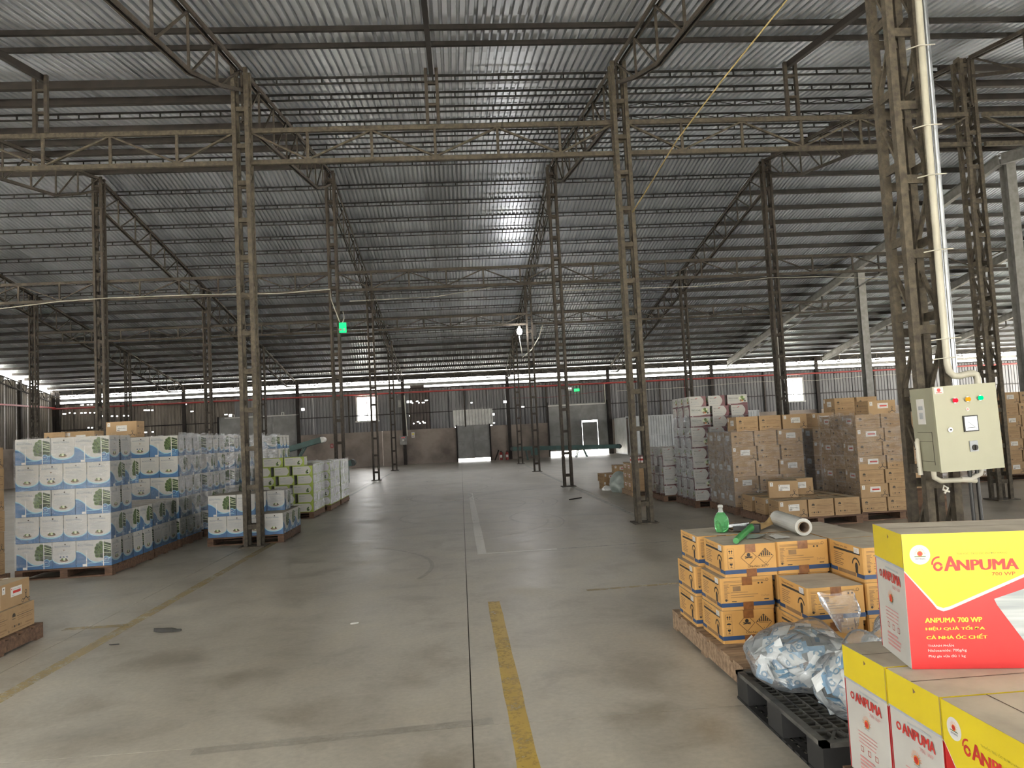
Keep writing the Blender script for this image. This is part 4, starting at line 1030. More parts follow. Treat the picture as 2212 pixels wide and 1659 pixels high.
# ---- left: green cartons
G2 = 'green and white cartons'
hp = pallet(-4.13, 15.6, 1.14, 1.26, 'wooden pallet under the nearer green white cartons')
stack('green', -4.12, 15.62, 1.13, 1.24, hp, 5, ['SSL', 'LSS'], 'R', 'nearer green stack', 'green white carton', G2, full=True)
for x_, lb in ((-3.36, 'right green white carton lying on top of the nearer green stack'), (-3.78, 'left green white carton lying on top of the nearer green stack')): box('green', x_, 15.83, hp + 5 * .185, 0, lb, G2)
for k, y_ in enumerate((17.05, 18.5)):
    nm = ('middle', 'far')[k]
    hp = pallet(-4.03, y_, 1.14, 1.26, 'wooden pallet under the %s green white cartons' % nm)
    stack('green', -4.02, y_ + .02, 1.13, 1.24, hp, 5, ['LSS', 'SSL'], 'R', '%s green stack' % nm, 'green white carton', G2, full=True)
    wrap(-4.03, y_ + .02, 1.14, 1.24, .15, 1.08, 'wrap_film_heavy', 'shiny stretch wrap around the %s green white stack' % nm, 'FR', seed=30 + k, amp=.012)
wrap(-4.13, 15.62, 1.14, 1.24, .15, 1.07, 'wrap_film_heavy', 'shiny stretch wrap around the nearer green white stack', 'R', seed=33, amp=.012)
# ---- left: brown stacks
G3 = 'brown cartons'
hp = pallet(-6.69, 8.53, 1.2, 1.2, 'wooden pallet under the dark brown stack at the left edge')
stack('brown_mid', -6.68, 8.56, 1.16, 1.14, hp, 6, ['SSL', 'LSS'], 'R', 'brown stack left edge', 'brown carton', G3)
box('brown_mid', -5.22, 12.35, 1.73, .04, 'single brown carton with white label on top of the third left stack', G3)
hp2 = pallet(-6.9, 12.95, 1.2, 1.2, 'wooden pallet under the brown stack behind the white cartons')
stack('brown_mid', -6.88, 12.97, 1.16, 1.1, hp2, 6, ['SSL', 'LSS'], 'R', 'hidden brown stack behind', 'brown carton', G3)
for x_, rz, lb in ((-6.62, PI / 2, 'left of the two brown cartons showing above the nearest white stack'), (-6.24, 0, 'right of the two brown cartons showing above the nearest white stack')): box('brown_mid', x_, 13.22, hp2 + 6 * .252, rz, lb, G3)
# near left pallet at the frame edge
hp = pallet(-4.72, 5.55, 1.17, 1.2, 'reddish wooden pallet at the lower left edge')
for k, (y_, d) in enumerate(((6.53, 0), (6.17, 0), (5.80, 0))):
    box('brown_low', -3.80, y_, hp, 0, '%s brown carton of the lower row on the reddish pallet, lower left' % ('rear', 'middle', 'front')[k], G3)
    box('brown_low', -4.25, y_, hp, 0, 'inner %s brown carton of the lower row on the reddish pallet' % ('rear', 'middle', 'front')[k], G3)
box('brown_low', -3.80, 6.48, hp + .196, PI / 2, 'brown carton with red white label on the reddish pallet, lower left', G3)
box('brown_low', -3.80, 6.06, hp + .196, PI / 2, 'front upper brown carton on the reddish pallet, cut by left edge', G3)
box('brown_low', -4.25, 6.48, hp + .196, PI / 2, 'inner upper brown carton on the reddish pallet, lower left', G3)

# ---- right: brown stacks
hp = pallet(4.31, 10.35, 1.2, 1.45, 'wooden pallet under the single layer of brown cartons')
stack('brown', 4.33, 10.37, 1.17, 1.4, hp, 1, ['LSS'], 'L', 'single-layer pallet', 'brown carton', G3, full=True)
box('brown', 4.66, 10.98, hp + .24, -.32, 'loose brown carton tilted on the single layer of brown cartons', G3)
box('brown', 4.98, 11.28, hp + .24, .05, 'brown carton behind the loose tilted one', G3)
hp = pallet(4.31, 12.02, 1.2, 1.25, 'wooden pallet under the tall wrapped brown stack')
stack('brown', 4.33, 12.05, 1.18, 1.2, hp, 5, ['SLS', 'LSS', 'SSL', 'LSS', 'SSL'], 'L', 'tall wrapped stack', 'brown carton', G3, full=True)
for k, (x_, q) in enumerate(((4.62, PI / 2), (5.0, PI / 2), (5.42, 0))): box('brown', x_, 12.27, hp + 5 * .24, q, '%s brown carton of the loose top row on the tall wrapped stack' % ('left', 'middle', 'right')[k], G3)
wrap(4.33, 12.05, 1.18, 1.2, .12, 1.34, 'wrap_film', 'stretch wrap around the tall brown stack beside the aisle', 'F', seed=51)
wrap(4.33, 12.05, 1.18, 1.2, .10, 1.35, 'wrap_film_heavy', 'shiny stretch wrap on the aisle side of the tall brown stack', 'L', seed=52, amp=.012)
hp = pallet(5.58, 10.5, 1.2, 1.2, 'wooden pallet under the brown stack beside the cabinet column')
stack('brown_low', 5.60, 10.52, 1.17, 1.12, hp, 7, ['SSL', 'LSS'], 'L', 'stack beside cabinet column', 'brown carton', G3)
box('brown_low', 6.02, 10.72, hp + 7 * .196, 0, 'brown carton with red label on top of the stack beside the cabinet', G3)
wrap(5.60, 10.52, 1.17, 1.12, .12, 1.52, 'wrap_film_heavy', 'shiny stretch wrap on the brown stack beside the cabinet column', 'L', seed=53, amp=.014)
wrap(5.60, 10.52, 1.17, 1.12, .8, 1.50, 'wrap_film', 'stretch wrap over the front of the brown stack beside the cabinet', 'F', seed=54)
hp = pallet(5.98, 12.7, 1.2, 1.2, 'wooden pallet under the brown stack behind the tall stacks')
stack('brown', 6.0, 12.72, 1.17, 1.12, hp, 6, ['SSL', 'LSS'], 'L', 'stack behind', 'brown carton', G3)
for x_, q, lb in ((6.62, PI / 2, 'left of two highest brown cartons on the stack behind'), (7.02, PI / 2, 'right of two highest brown cartons on the stack behind')): box('brown', x_, 12.95, hp + 6 * .24, q, lb, G3)
wrap(6.0, 12.72, 1.17, 1.12, .12, 1.3, 'wrap_film', 'dark stretch wrap on the brown stack behind', 'FL', seed=55)
hp = pallet(9.6, 15.0, 1.2, 1.2, 'wooden pallet under the nearer far-right brown stack', )
stack('brown', 9.62, 15.02, 1.17, 1.12, hp, 7, ['SSL', 'LSS'], 'L', 'far right stack', 'brown carton', G3)
wrap(9.62, 15.02, 1.17, 1.12, .12, 1.8, 'wrap_film_heavy', 'shiny wrap on the brown stack right of the cabinet', 'FL', seed=56, amp=.014)
hp = pallet(11.1, 15.0, 1.2, 1.2, 'wooden pallet under the rightmost brown stack')
stack('brown', 11.12, 15.02, 1.17, 1.12, hp, 7, ['LSS', 'SSL'], 'L', 'rightmost stack', 'brown carton', G3)
# ---- right: trio cartons
G4 = 'white and maroon cartons'
hp = pallet(4.08, 13.38, 1.15, 1.2, 'wooden pallet under the tall white maroon stack')
stack('trio', 4.10, 13.4, 1.06, 1.12, hp, 10, ['SLS', 'LSL', 'SSL', 'LSS', 'SLS', 'LSS', 'SSL', 'LSS', 'LSS', 'SSL'], 'L', 'tall maroon stack', 'white maroon carton', G4)
wrap(4.10, 13.4, 1.06, 1.12, .14, 1.62, 'wrap_film_heavy', 'bunched shiny stretch wrap on the aisle side of the tall white maroon stack', 'L', seed=60, amp=.024)
wrap(4.10, 13.4, 1.06, 1.12, .14, 1.60, 'wrap_film', 'thin stretch wrap on the front of the tall white maroon stack', 'F', seed=62, amp=.012)
hp = pallet(3.88, 14.75, 1.15, 1.15, 'wooden pallet under the low white maroon stack')
stack('trio', 3.92, 14.78, 1.06, 1.08, hp, 5, ['SSL', 'LSS'], 'L', 'low maroon stack', 'white maroon carton', G4, full=True)
wrap(3.92, 14.78, 1.06, 1.08, .14, 1.09, 'wrap_film', 'shiny stretch wrap on the low white maroon stack', 'FL', seed=61, amp=.02)
hp = pallet(3.58, 16.2, 1.0, 1.0, 'wooden pallet under the small brown stack behind the aisle column', 'wood_pale')
stack('brown_low', 3.60, 16.25, .8, .8, hp, 3, ['SL'], 'L', 'small stack behind column', 'brown carton', G3, full=True)
for k, x_ in enumerate((3.72, 3.93)):
    m = MB(); m.b2((-.085, -.07, 0), (.085, .07, .15), 'white_red'); m.b2((-.0865, -.0715, .045), (.0865, .0715, .085), 'print_red'); m.b2((-.0865, -.0715, .125), (.0865, .0715, .152), 'carton_maroon')
    tag(m.build('small_red_white_box', None, (x_, 16.36, hp + 3 * .196)), '%s small red white box on the small brown stack' % ('left', 'right')[k], 'box', 'small red white boxes')
for k, (x_, y_, z_, rz) in enumerate(((3.86, 18.5, 0, .1), (3.88, 18.5, .196, 0), (3.86, 18.5, .392, -.05), (3.58, 18.75, .196, .25), (3.60, 18.78, 0, .1))):
    box('brown_low', x_, y_, z_, rz, '%s loose brown carton in the pile behind the aisle column' % ('bottom right', 'middle right', 'top', 'upper left', 'bottom left')[k], G3)
def blob(name, c, r, mat, seed, label, cat, squash=1.0):
    rnd = random.Random(seed); bm = bmesh.new(); bmesh.ops.create_icosphere(bm, subdivisions=4, radius=1)
    ph = [Vector((rnd.uniform(-1, 1), rnd.uniform(-1, 1), rnd.uniform(-1, 1))).normalized() for _ in range(9)]; fq = [rnd.uniform(3, 9) for _ in range(9)]; of = [rnd.uniform(0, 6) for _ in range(9)]
    for v in bm.verts:
        d = sum(math.sin(v.co.dot(p) * f + o) / f for p, f, o in zip(ph, fq, of)) * .28
        v.co *= 1 + d; v.co = Vector((v.co.x * r[0], v.co.y * r[1], max(v.co.z, -.72) * r[2]))
    zmin = min(v.co.z for v in bm.verts)
    me = bpy.data.meshes.new(name)
    for v in bm.verts: v.co.z -= zmin
    bm.to_mesh(me); bm.free(); me.materials.append(MATS[mat])
    for p in me.polygons: p.use_smooth = True
    o = inst(name, me, None, c); return tag(o, label, cat)
blob('rubbish_sack', (3.62, 17.62, 0), (.22, .24, .26), 'bag_grey', 5, 'grey green filled sack on the floor beside the loose brown cartons', 'sack')
blob('white_plastic_bag', (3.42, 18.2, 0), (.11, .1, .07), 'bag_white', 8, 'small white crumpled plastic bag next to the grey sack', 'bag')

# ---- orange cartons
G5 = 'orange cartons marked UN 3077'
hp = pallet(1.50, 4.24, 1.2, 1.42, 'worn wooden pallet under the orange cartons', 'wood_pale', .135)
hz = .2
def orange(x_, y_, l, hzd, lb): box('or_hz' if hzd else 'or_tx', x_, y_, hp + l * hz, 0, lb, G5)
for l, (nm, hzd) in enumerate((('bottom', True), ('middle', False), ('top', True))):
    dx = (-.005, .0, .035)[l]
    orange(1.725 + dx, 4.895, l, hzd, '%s orange carton at the front left corner of the orange stack' % nm)
    orange(1.695 + dx, 5.33, l, False, '%s orange carton at the rear left of the orange stack' % nm)
    orange(2.07 + dx * .4, 5.32 if l < 2 else 5.32, l, False, '%s orange carton in the rear middle of the orange stack' % nm)
    orange(2.43, 5.30, l, False, '%s orange carton in the rear right of the orange stack' % nm)
orange(2.10, 4.905, 2, False, 'top orange carton in the second column, set back'); orange(2.09, 4.905, 1, False, 'middle layer orange carton in the second column, set back')
orange(2.08, 4.47, 1, False, 'orange carton with bare top in front of the set-back one'); orange(2.08, 4.905, 0, False, 'bottom orange carton in the second column, set back')
orange(2.07, 4.48, 0, False, 'bottom orange carton behind the plastic bags')
for l, nm in enumerate(('bottom', 'middle', 'top')):
    orange(2.44, 4.50, l, False, '%s orange carton beside the yellow red carton' % nm); orange(2.45, 4.905, l, False, '%s inner orange carton in the third column' % nm)
TOPZ = hp + .6
# things on the orange cartons
e = empty('spray_bottle', (1.78, 5.26, TOPZ), .3, 'green translucent bottle standing on the orange cartons', 'bottle')
sq = lambda a: 1 + .06 * math.cos(8 * a)
MB().lathe([(.034, 0), (.040, .004), (.044, .03), (.049, .075), (.046, .10), (.030, .125), (.020, .138)], 'green_liquid', 24, sq=sq).build('body', e)
MB().lathe([(.0195, .136), (.0155, .145), (.0145, .175)], 'clear_plastic', 16).build('neck', e)
MB().lathe([(.018, .168), (.018, .186), (.012, .190)], 'clear_plastic', 16).build('cap', e)
def axis_tube(p, q, r0, r1, mat, n=24):
    p, q = Vector(p), Vector(q); d = (q - p).normalized(); x_ = d.cross(Vector((0, 0, 1))).normalized(); y_ = d.cross(x_); m = MB(); vs = []
    for c_, r in ((p, r0), (q, r0), (q, r1), (p, r1)):
        vs += [c_ + (x_ * math.cos(2 * PI * k / n) + y_ * math.sin(2 * PI * k / n)) * r for k in range(n)]
    fs = []
    for i in range(4):
        for k in range(n):
            a, b = i * n + k, i * n + (k + 1) % n; c_, d_ = ((i + 1) % 4) * n + (k + 1) % n, ((i + 1) % 4) * n + k
            fs.append((a, b, c_, d_))
    return m.add(vs, fs, mat, False)
e = empty('film_roll', (0, 0, 0), 0, 'roll of clear stretch film lying on the orange cartons', 'film roll')
axis_tube((2.185, 4.86, TOPZ + .058), (2.225, 5.36, TOPZ + .058), .056, .036, 'film_roll').build('film', e)
axis_tube((2.184, 4.85, TOPZ + .058), (2.226, 5.37, TOPZ + .058), .036, .031, 'film_core').build('core', e)
e = empty('tape_dispenser', (0, 0, 0), 0, 'green handled tape dispenser lying on the orange cartons', 'tool')
MB().tube([(1.675, 4.70, TOPZ + .022), (1.76, 4.84, TOPZ + .028), (1.86, 5.0, TOPZ + .034), (1.94, 5.12, TOPZ + .04)], .02, 'tool_green', 10, rads=[.019, .022, .022, .025]).build('handle', e)
hd = MB(); hd.bar((1.92, 5.14, TOPZ + .035), (1.99, 5.10, TOPZ + .035), .07, .05, 'black_plastic'); hd.bar((1.84, 5.20, TOPZ + .03), (1.97, 5.15, TOPZ + .03), .05, .03, 'black_plastic'); hd.build('head', e)
MB().bar((1.82, 5.23, TOPZ + .045), (1.95, 5.19, TOPZ + .055), .045, .02, 'zinc').build('blade_guard', e)
axis_tube((1.845, 5.245, TOPZ + .03), (1.875, 5.30, TOPZ + .03), .03, .02, 'film_core', 16).build('tape_reel', e)
# work glove
m = MB()
rows = []
for i in range(9):
    t = i / 8; row = []
    for k in range(9):
        s = k / 8 - .5; wd = .11 * (1 - .45 * t)
        row.append((1.97 + .20 * t + s * wd * .6, 5.24 + .13 * t - s * wd * 1.3, TOPZ + .006 + .055 * max(0, math.cos(s * PI)) * (.6 + .4 * math.sin(t * 7 + s * 4)) + .02 * t))
    rows.append(row)
vs, fs = loft(rows); m.add(vs, fs, 'glove_cloth', True)
e = empty('work_glove', (0, 0, 0), 0, 'tan work glove beside the film roll on the orange cartons', 'glove'); m.build('palm', e)
for k, (dx, dy, L) in enumerate(((-.05, .01, .09), (-.03, .045, .10), (.0, .06, .095), (.03, .06, .08), (-.01, -.06, .07))):
    MB().tube([(2.0 + dx, 5.28 + dy, TOPZ + .016), (2.0 + dx - L * .5, 5.28 + dy + .01, TOPZ + .02), (2.0 + dx - L, 5.28 + dy + .02, TOPZ + .012)], .012, 'glove_cloth', 8, rads=[.014, .013, .007]).build('finger', e)
def sheet(name, pts, mat, label, cat, curl=.02):
    m = MB(); a, b, c_, d_ = [Vector(p) for p in pts]; rows = []
    for i in range(8):
        t = i / 7; row = []
        for k in range(8):
            s = k / 7; p = (a * (1 - s) + b * s) * (1 - t) + (d_ * (1 - s) + c_ * s) * t
            p.z = TOPZ + .003 + curl * (s ** 3) * (.5 + .5 * math.cos(3 * t)) + .003 * math.sin(7 * s + 5 * t) ** 2
            row.append(p)
        rows.append(row)
    vs, fs = loft(rows); m.add(vs, fs, mat, True); return tag(m.build(name, None), label, cat)
sheet('foil_sachet', [(1.81, 4.88, 0), (1.93, 4.84, 0), (2.00, 5.02, 0), (1.89, 5.08, 0)], 'foil', 'silver foil sachet lying on the front orange carton', 'sachet', .03)
sheet('paper_sheet', [(1.97, 4.80, 0), (2.07, 4.80, 0), (2.05, 4.98, 0), (1.99, 4.97, 0)], 'label_white', 'flat pale paper slip lying between two orange cartons', 'paper', .004)

# ---- black plastic pallet and bags
e = empty('plastic_pallet', (1.43, 3.16, 0), 0, 'black plastic grid pallet under the bags of sachets', 'pallet')
W, D, H = 1.1, 1.0, .15
fr_ = MB()
for lo, hi in (((0, 0, H - .02), (W, .035, H)), ((0, D - .035, H - .02), (W, D, H)), ((0, 0, H - .02), (.035, D, H)), ((W - .035, 0, H - .02), (W, D, H))): fr_.b2(lo, hi, 'black_dusty')
for lo, hi in (((.035, .13, H - .02), (W, .155, H - .002)), ((.035, D - .155, H - .02), (W, D - .13, H - .002))): fr_.b2(lo, hi, 'black_dusty')
fr_.build('rim', e)
bx_ = MB().b2((0, -.003, -.011), (W - .06, .003, .011), 'black_dusty').mesh('rib'); by_ = MB().b2((-.003, 0, -.011), (.003, D - .06, .011), 'black_dusty').mesh('rib')
for k in range(1, 16): inst('rib', bx_, e, (.03, .155 + k * (D - .31) / 16, H - .016))
for k in range(1, 18): inst('rib', by_, e, (.03 + k * (W - .06) / 18, .03, H - .014))
for k in range(8):
    m = MB(); a = .06 + k * .13; m.bar((a, .035, H - .012), (a + .06, .13, H - .012), .014, .02, 'black_dusty'); m.bar((a + .06, .13, H - .012), (a + .12, .035, H - .012), .014, .02, 'black_dusty'); m.build('truss_rib', e)
for xx in (0, W / 2 - .07, W - .14):
    for yy, dd in ((0, .16), (D / 2 - .09, .18), (D - .16, .16)):
        m = MB(); x0_, x1_ = xx + .004, xx + .136; y0_, y1_ = yy + .004, yy + dd - .004
        m.b2((x0_, y0_, .012), (x1_, y1_, H - .02), 'black_plastic'); m.build('foot_block', e)
for xx in (0, W / 2 - .07, W - .14):
    m = MB()
    for s in (.0, .048, .096): m.b2((xx + s, 0, 0), (xx + s + .03, D, .012), 'black_plastic')
    for k in range(14): m.b2((xx, k * D / 14, .0), (xx + .126, k * D / 14 + .02, .0122), 'black_plastic')
    m.build('skid', e)
# sachets
sm = MB(); rows = []
for i in range(6):
    t = i / 5; row = []
    for k in range(6):
        s = k / 5; puff = .010 * math.sin(PI * t) * math.sin(PI * s)
        row.append(((t - .5) * .115, (s - .5) * .078, puff + .001))
    rows.append(row)
vs, fs = loft(rows); n_ = len(fs)
for q, f in enumerate(fs): sm.add([vs[i] for i in f], [(0, 1, 2, 3)], 'sachet_blue' if (q // 5) == 4 or (q % 5 == 0 and q // 5 > 1) else 'sachet_white')
vb = [(p[0], p[1], -p[2]) for p in vs]
for q, f in enumerate(fs): sm.add([vb[i] for i in f][::-1], [(0, 1, 2, 3)], 'sachet_white')
for k in range(10):
    t0, t1 = 2 * PI * k / 10, 2 * PI * (k + 1) / 10
    sm.add([(.02 + r * math.cos(t), r * math.sin(t), .0128 - abs(r * math.cos(t)) * .06) for r, t in ((.016, t0), (.016, t1), (.009, t1), (.009, t0))], [(3, 2, 1, 0)], 'sachet_blue')
sm = sm.mesh('sachet')
def bag(c, r, seed, label, lab2, n, neck):
    rnd = random.Random(seed)
    bm = bmesh.new(); bmesh.ops.create_icosphere(bm, subdivisions=5, radius=1)
    ph = [Vector((rnd.uniform(-1, 1), rnd.uniform(-1, 1), rnd.uniform(-1, 1))).normalized() for _ in range(12)]; fq = [rnd.uniform(3, 14) for _ in range(12)]; of = [rnd.uniform(0, 6) for _ in range(12)]
    for v in bm.verts:
        d = sum(math.sin(v.co.dot(p) * f + o) / f for p, f, o in zip(ph, fq, of)) * .16
        d0 = v.co.normalized()
        k = max(0, d0.dot(Vector(neck[:3]).normalized()) - .80) / .20
        v.co = v.co * (1 + d + k * k * neck[3])
        v.co = Vector((v.co.x * r[0], v.co.y * r[1], max(v.co.z, -.80) * r[2]))
    zmin = min(v.co.z for v in bm.verts)
    for v in bm.verts: v.co.z -= zmin
    me = bpy.data.meshes.new('plastic_bag'); bm.to_mesh(me); bm.free(); me.materials.append(MATS['bag_film'])
    for p in me.polygons: p.use_smooth = True
    o = inst('plastic_bag', me, None, c); tag(o, label, 'bag', 'clear bags of sachets')
    k = 0
    while k < n:
        p = Vector((rnd.uniform(-1, 1), rnd.uniform(-1, 1), rnd.uniform(-.75, 1)))
        L = p.length
        if L > 1 or L < .45: continue
        p = p / L * rnd.uniform(.74, .90)
        s = inst('sachet', sm, None, (c[0] + p.x * r[0], c[1] + p.y * r[1], c[2] + (p.z * r[2] - zmin) * .97 + .005))
        nd = Vector((p.x / r[0], p.y / r[1], p.z / r[2])).normalized()
        nd = (nd + Vector((rnd.uniform(-.5, .5), rnd.uniform(-.5, .5), rnd.uniform(-.5, .5)))).normalized()
        s.rotation_euler = (nd.to_track_quat('Z', 'Y') @ Matrix.Rotation(rnd.uniform(0, 6), 3, 'Z').to_quaternion()).to_euler()
        sc = rnd.uniform(.9, 1.15); s.scale = (sc, sc, sc)
        tag(s, lab2, 'sachet', lab2.split(' in ')[1] if False else 'sachets in ' + lab2.split(' inside ')[1]); k += 1
bag((1.69, 3.90, .15), (.27, .31, .155), 3, 'larger clear plastic bag of blue white sachets on the black pallet', 'blue white sachet inside the larger clear bag', 95, (.6, .5, .5, .35))
bag((1.76, 3.44, .15), (.20, .21, .16), 6, 'smaller clear plastic bag of sachets nearest the yellow red cartons', 'blue white sachet inside the smaller clear bag', 75, (.3, .4, .9, .5))
bag((2.22, 3.78, .15), (.26, .26, .17), 9, 'clear plastic bag half hidden behind the yellow red cartons', 'blue white sachet inside the half hidden bag', 30, (-.2, .2, .9, .3))
# loose neck of film standing up
def neck_film(c, label):
    rnd = random.Random(4); rows = []
    for i in range(12):
        t = i / 11; row = []
        for k in range(17):
            a = 2 * PI * k / 16; rr = .035 + .085 * t * (1 - .35 * t) + .010 * math.sin(5 * a + 6 * t) + .006 * math.sin(9 * a)
            row.append((c[0] + rr * math.cos(a) * 1.1 - .05 * t, c[1] + rr * math.sin(a) * .7, c[2] + .20 * t + .012 * math.sin(3 * a) * t))
        rows.append(row)
    vs, fs = loft(rows); tag(MB().add(vs, fs, 'bag_film', True).build('bag_neck', None), label, 'plastic film')
neck_film((1.99, 3.97, .36), 'open neck of a clear plastic bag sticking up before the orange cartons')

# ---- yellow and red cartons
G6 = 'yellow red cartons'
hpz = pallet(1.42, 1.35, 1.25, 1.62, 'wooden pallet under the yellow red cartons', 'wood', .144)
box('anpuma', 1.45 + .31, 2.81, hpz, 0, 'rear yellow red carton of the lower layer, white end facing left', G6)
box('anpuma', 1.45 + .31, 2.50, hpz, 0, 'second yellow red carton of the lower layer, white end facing left', G6)
box('anpuma', 1.45 + .1485, 2.03, hpz, PI / 2 + PI, 'front yellow red carton of the lower layer, long printed side facing left', G6)
box('anpuma', 1.45 + .4485, 2.03, hpz, PI / 2 + PI, 'inner front yellow red carton of the lower layer', G6)
box('anpuma', 2.40, 2.80, hpz, 0, 'right rear yellow red carton of the lower layer', G6)
box('anpuma', 2.40, 2.49, hpz, 0, 'right second yellow red carton of the lower layer', G6)
up = box('anpuma', 0, 0, hpz + .465, 0, 'yellow red carton standing alone on top, printed front facing the aisle', G6)
ang = -.20
up.rotation_euler.z = ang; c_, s_ = math.cos(ang), math.sin(ang)
fl = Vector((1.525, 2.615)); hc = Vector((.31 * c_ - .1485 * s_, .31 * s_ + .1485 * c_)); up.location = (fl.x + hc.x, fl.y + hc.y, hpz + .465)

# ---- electrical cabinet on the big column
e = empty('electrical_cabinet', (3.565, 5.50, 1.04), 0, 'cream steel electrical cabinet mounted on the big column', 'cabinet'); e.rotation_euler.y = -.026
W, D, H = .49, .30, .635
m = MB(); m.b2((0, .022, 0), (W, D, H), 'panel_side'); m.build('body', e)
m = MB(); m.b2((-.004, 0, -.004), (W + .004, .02, H + .004), 'panel_cream'); dr = m.build('door', e)
def knob(x_, z_, mats, nm, r=.017):
    m = MB(); axis_pts = [(x_, -.004, z_), (x_, -.012, z_)]; m.tube(axis_pts, r * 1.15, 'chrome', 16); m.tube([(x_, -.012, z_), (x_, -.026, z_)], r, mats, 16); m.build(nm, dr)
knob(.155, .525, 'lamp_red', 'indicator_lamp'); knob(.255, .527, 'lamp_amber', 'indicator_lamp'); knob(.355, .530, 'lamp_green', 'indicator_lamp')
m = MB(); m.b2((.205, -.012, .285), (.318, 0, .405), 'print_black'); m.b2((.213, -.014, .293), (.310, -.012, .397), 'glass_meter'); m.b2((.225, -.0145, .312), (.285, -.014, .316), 'print_black')
m.bar((.30, -.0148, .306), (.235, -.0148, .36), .002, .002, 'print_black'); m.build('ammeter', dr)
m = MB(); m.b2((.235, -.010, .135), (.298, 0, .215), 'print_grey'); m.tube([(.268, -.010, .165), (.268, -.022, .165)], .021, 'print_black', 16); m.b2((.262, -.034, .148), (.274, -.022, .182), 'print_black'); m.build('selector_switch', dr)
m = MB(); m.tube([(.095, 0, .31), (.095, -.012, .31)], .017, 'chrome', 16); m.tube([(.098, -.012, .31), (.098, -.016, .31)], .008, 'print_black', 10); m.build('lock', dr)
m = MB(); m.tube([(.253, 0, .452), (.253, -.003, .452)], .014, 'label_white', 16); m.tube([(.253, -.003, .452), (.253, -.004, .452)], .008, 'print_pink', 12); m.build('round_sticker', dr)
m = MB(); m.b2((.008, -.002, .585), (.078, 0, .632), 'label_white'); m.tube([(.043, -.002, .612), (.043, -.003, .612)], .014, 'print_red', 16); m.b2((.02, -.003, .590), (.066, -.002, .595), 'print_red'); m.build('brand_sticker', dr)
m = MB(); m.b2((-.0022, .13, .36), (0, .225, .555), 'label_white'); m.b2((-.003, .155, .40), (-.002, .20, .45), 'print_grey'); m.b2((-.003, .15, .47), (-.002, .205, .50), 'print_grey'); m.build('wiring_label', e)
m = MB()
for z_ in (.075, .225, .295): m.b2((-.002, .07, z_), (0, .25, z_ + .003), 'print_dark')
m.b2((-.002, .068, .05), (0, .072, .30), 'print_dark'); m.build('cover_seam', e)
m = MB(); m.tube([(-.02, .24, -.03), (-.02, .24, .17), (-.018, .245, .22), (.0, .26, .24)], .018, 'pvc', 10); m.build('side_conduit', e)
for z_ in (.03, .17): MB().tube([(-.045, .24, z_), (.02, .24, z_)], .004, 'print_dark', 6).build('clamp', e)
m = MB(); m.tube([(.03, .15, 0), (.03, .15, -.05), (.08, .15, -.08), (.25, .15, -.085), (.36, .15, -.10)], .02, 'pvc', 10); m.build('lower_conduit', e)
m = MB(); m.tube([(.42, .15, 0), (.40, .15, -.05), (.32, .15, -.085), (.24, .15, -.08)], .02, 'cable_white', 10); m.build('lower_conduit', e)
for x_ in (.315, .375):
    MB().tube([(x_, .15, 0), (x_ - .002, .16, -.5), (x_ + .002, .15, -1.03)], .014, 'cable_black', 8).build('supply_cable', e)
# conduit pipes running up the column
e = empty('conduit_pipe', (3.81, 5.68, 0), 0, 'cream plastic conduit running up the big column into the cabinet', 'pipe')
pts = [(.02, 0, roof_z(5.7) - .3), (.015, 0, 4.8), (0, 0, 3.9), (-.01, 0, 2.5), (-.01, 0, 1.86), (.0, 0, 1.80), (.03, 0, 1.765), (.08, 0, 1.76), (.155, 0, 1.775), (.19, 0, 1.775), (.215, 0, 1.765), (.225, 0, 1.73), (.225, 0, 1.672)]
MB().tube(pts, .026, 'pvc', 14).build('tube', e)
for z_ in (4.4, 3.75, 3.35, 2.75, 2.05, 1.9): MB().tube([(-.10, .035, z_), (-.03, -.03, z_ + .004), (.10, -.03, z_ + .008)], .005, 'cable_white', 6).build('tie_wire', e)
tag(MB().tube([(3.90, 5.72, roof_z(5.7) - .3), (3.892, 5.72, 4.0), (3.875, 5.72, 1.82), (3.875, 5.72, 1.69)], .024, 'zinc', 14).build('steel_pipe', None), 'galvanised steel pipe beside the cream conduit on the big column', 'pipe')
tag(MB().tube([(3.905, 5.72, 4.8), (3.90, 5.715, 3.6), (3.9, 5.72, 3.0)], .006, 'cord_yellow', 6).build('thin_cable', None), 'thin yellow cable beside the galvanised pipe', 'cable')
# paper tag, socket and block under the cabinet
tag(MB().tube([(3.70, 5.70, .86), (3.73, 5.70, .90), (3.70, 5.70, .92), (3.69, 5.70, .89), (3.74, 5.70, .87)], .008, 'cable_white', 6).build('wire_knot', None), 'knotted white wire end hanging under the cabinet', 'wire')
m = MB(); m.b2((-.05, -.05, 0), (.05, .05, .28), 'steel_dust'); tag(m.build('concrete_stub', None, (4.12, 5.95, 0)), 'small pale concrete stub behind the yellow red carton', 'stub')
e = empty('floor_socket', (3.92, 5.65, 0), 0, 'red and white industrial socket standing under the cabinet cables', 'socket')
MB().lathe([(.05, 0), (.05, .09), (.045, .10)], 'paint_red', 16).build('base', e); MB().lathe([(.045, .10), (.048, .12), (.042, .20)], 'label_white', 16).build('cap', e)
m = MB()
for z_ in (.03, .06, .095): m.lathe([(.054, z_), (.056, z_ + .006), (.054, z_ + .012)], 'carton_red', 16)
m.build('ring', e)
m = MB(); m.b2((-.17, -.012, 0), (.17, .012, .86), 'wood'); tag(m.build('plywood_board', None, (3.86, 6.2, 0)), 'brown plywood board leaning behind the big column', 'board')
m = MB(); rows = []
for i in range(7):
    rows.append([(i * .05, .03 * math.sin(k) + .02 * k, .30 + .03 * math.sin(i * 1.3 + k) + i * .012) for k in range(5)])
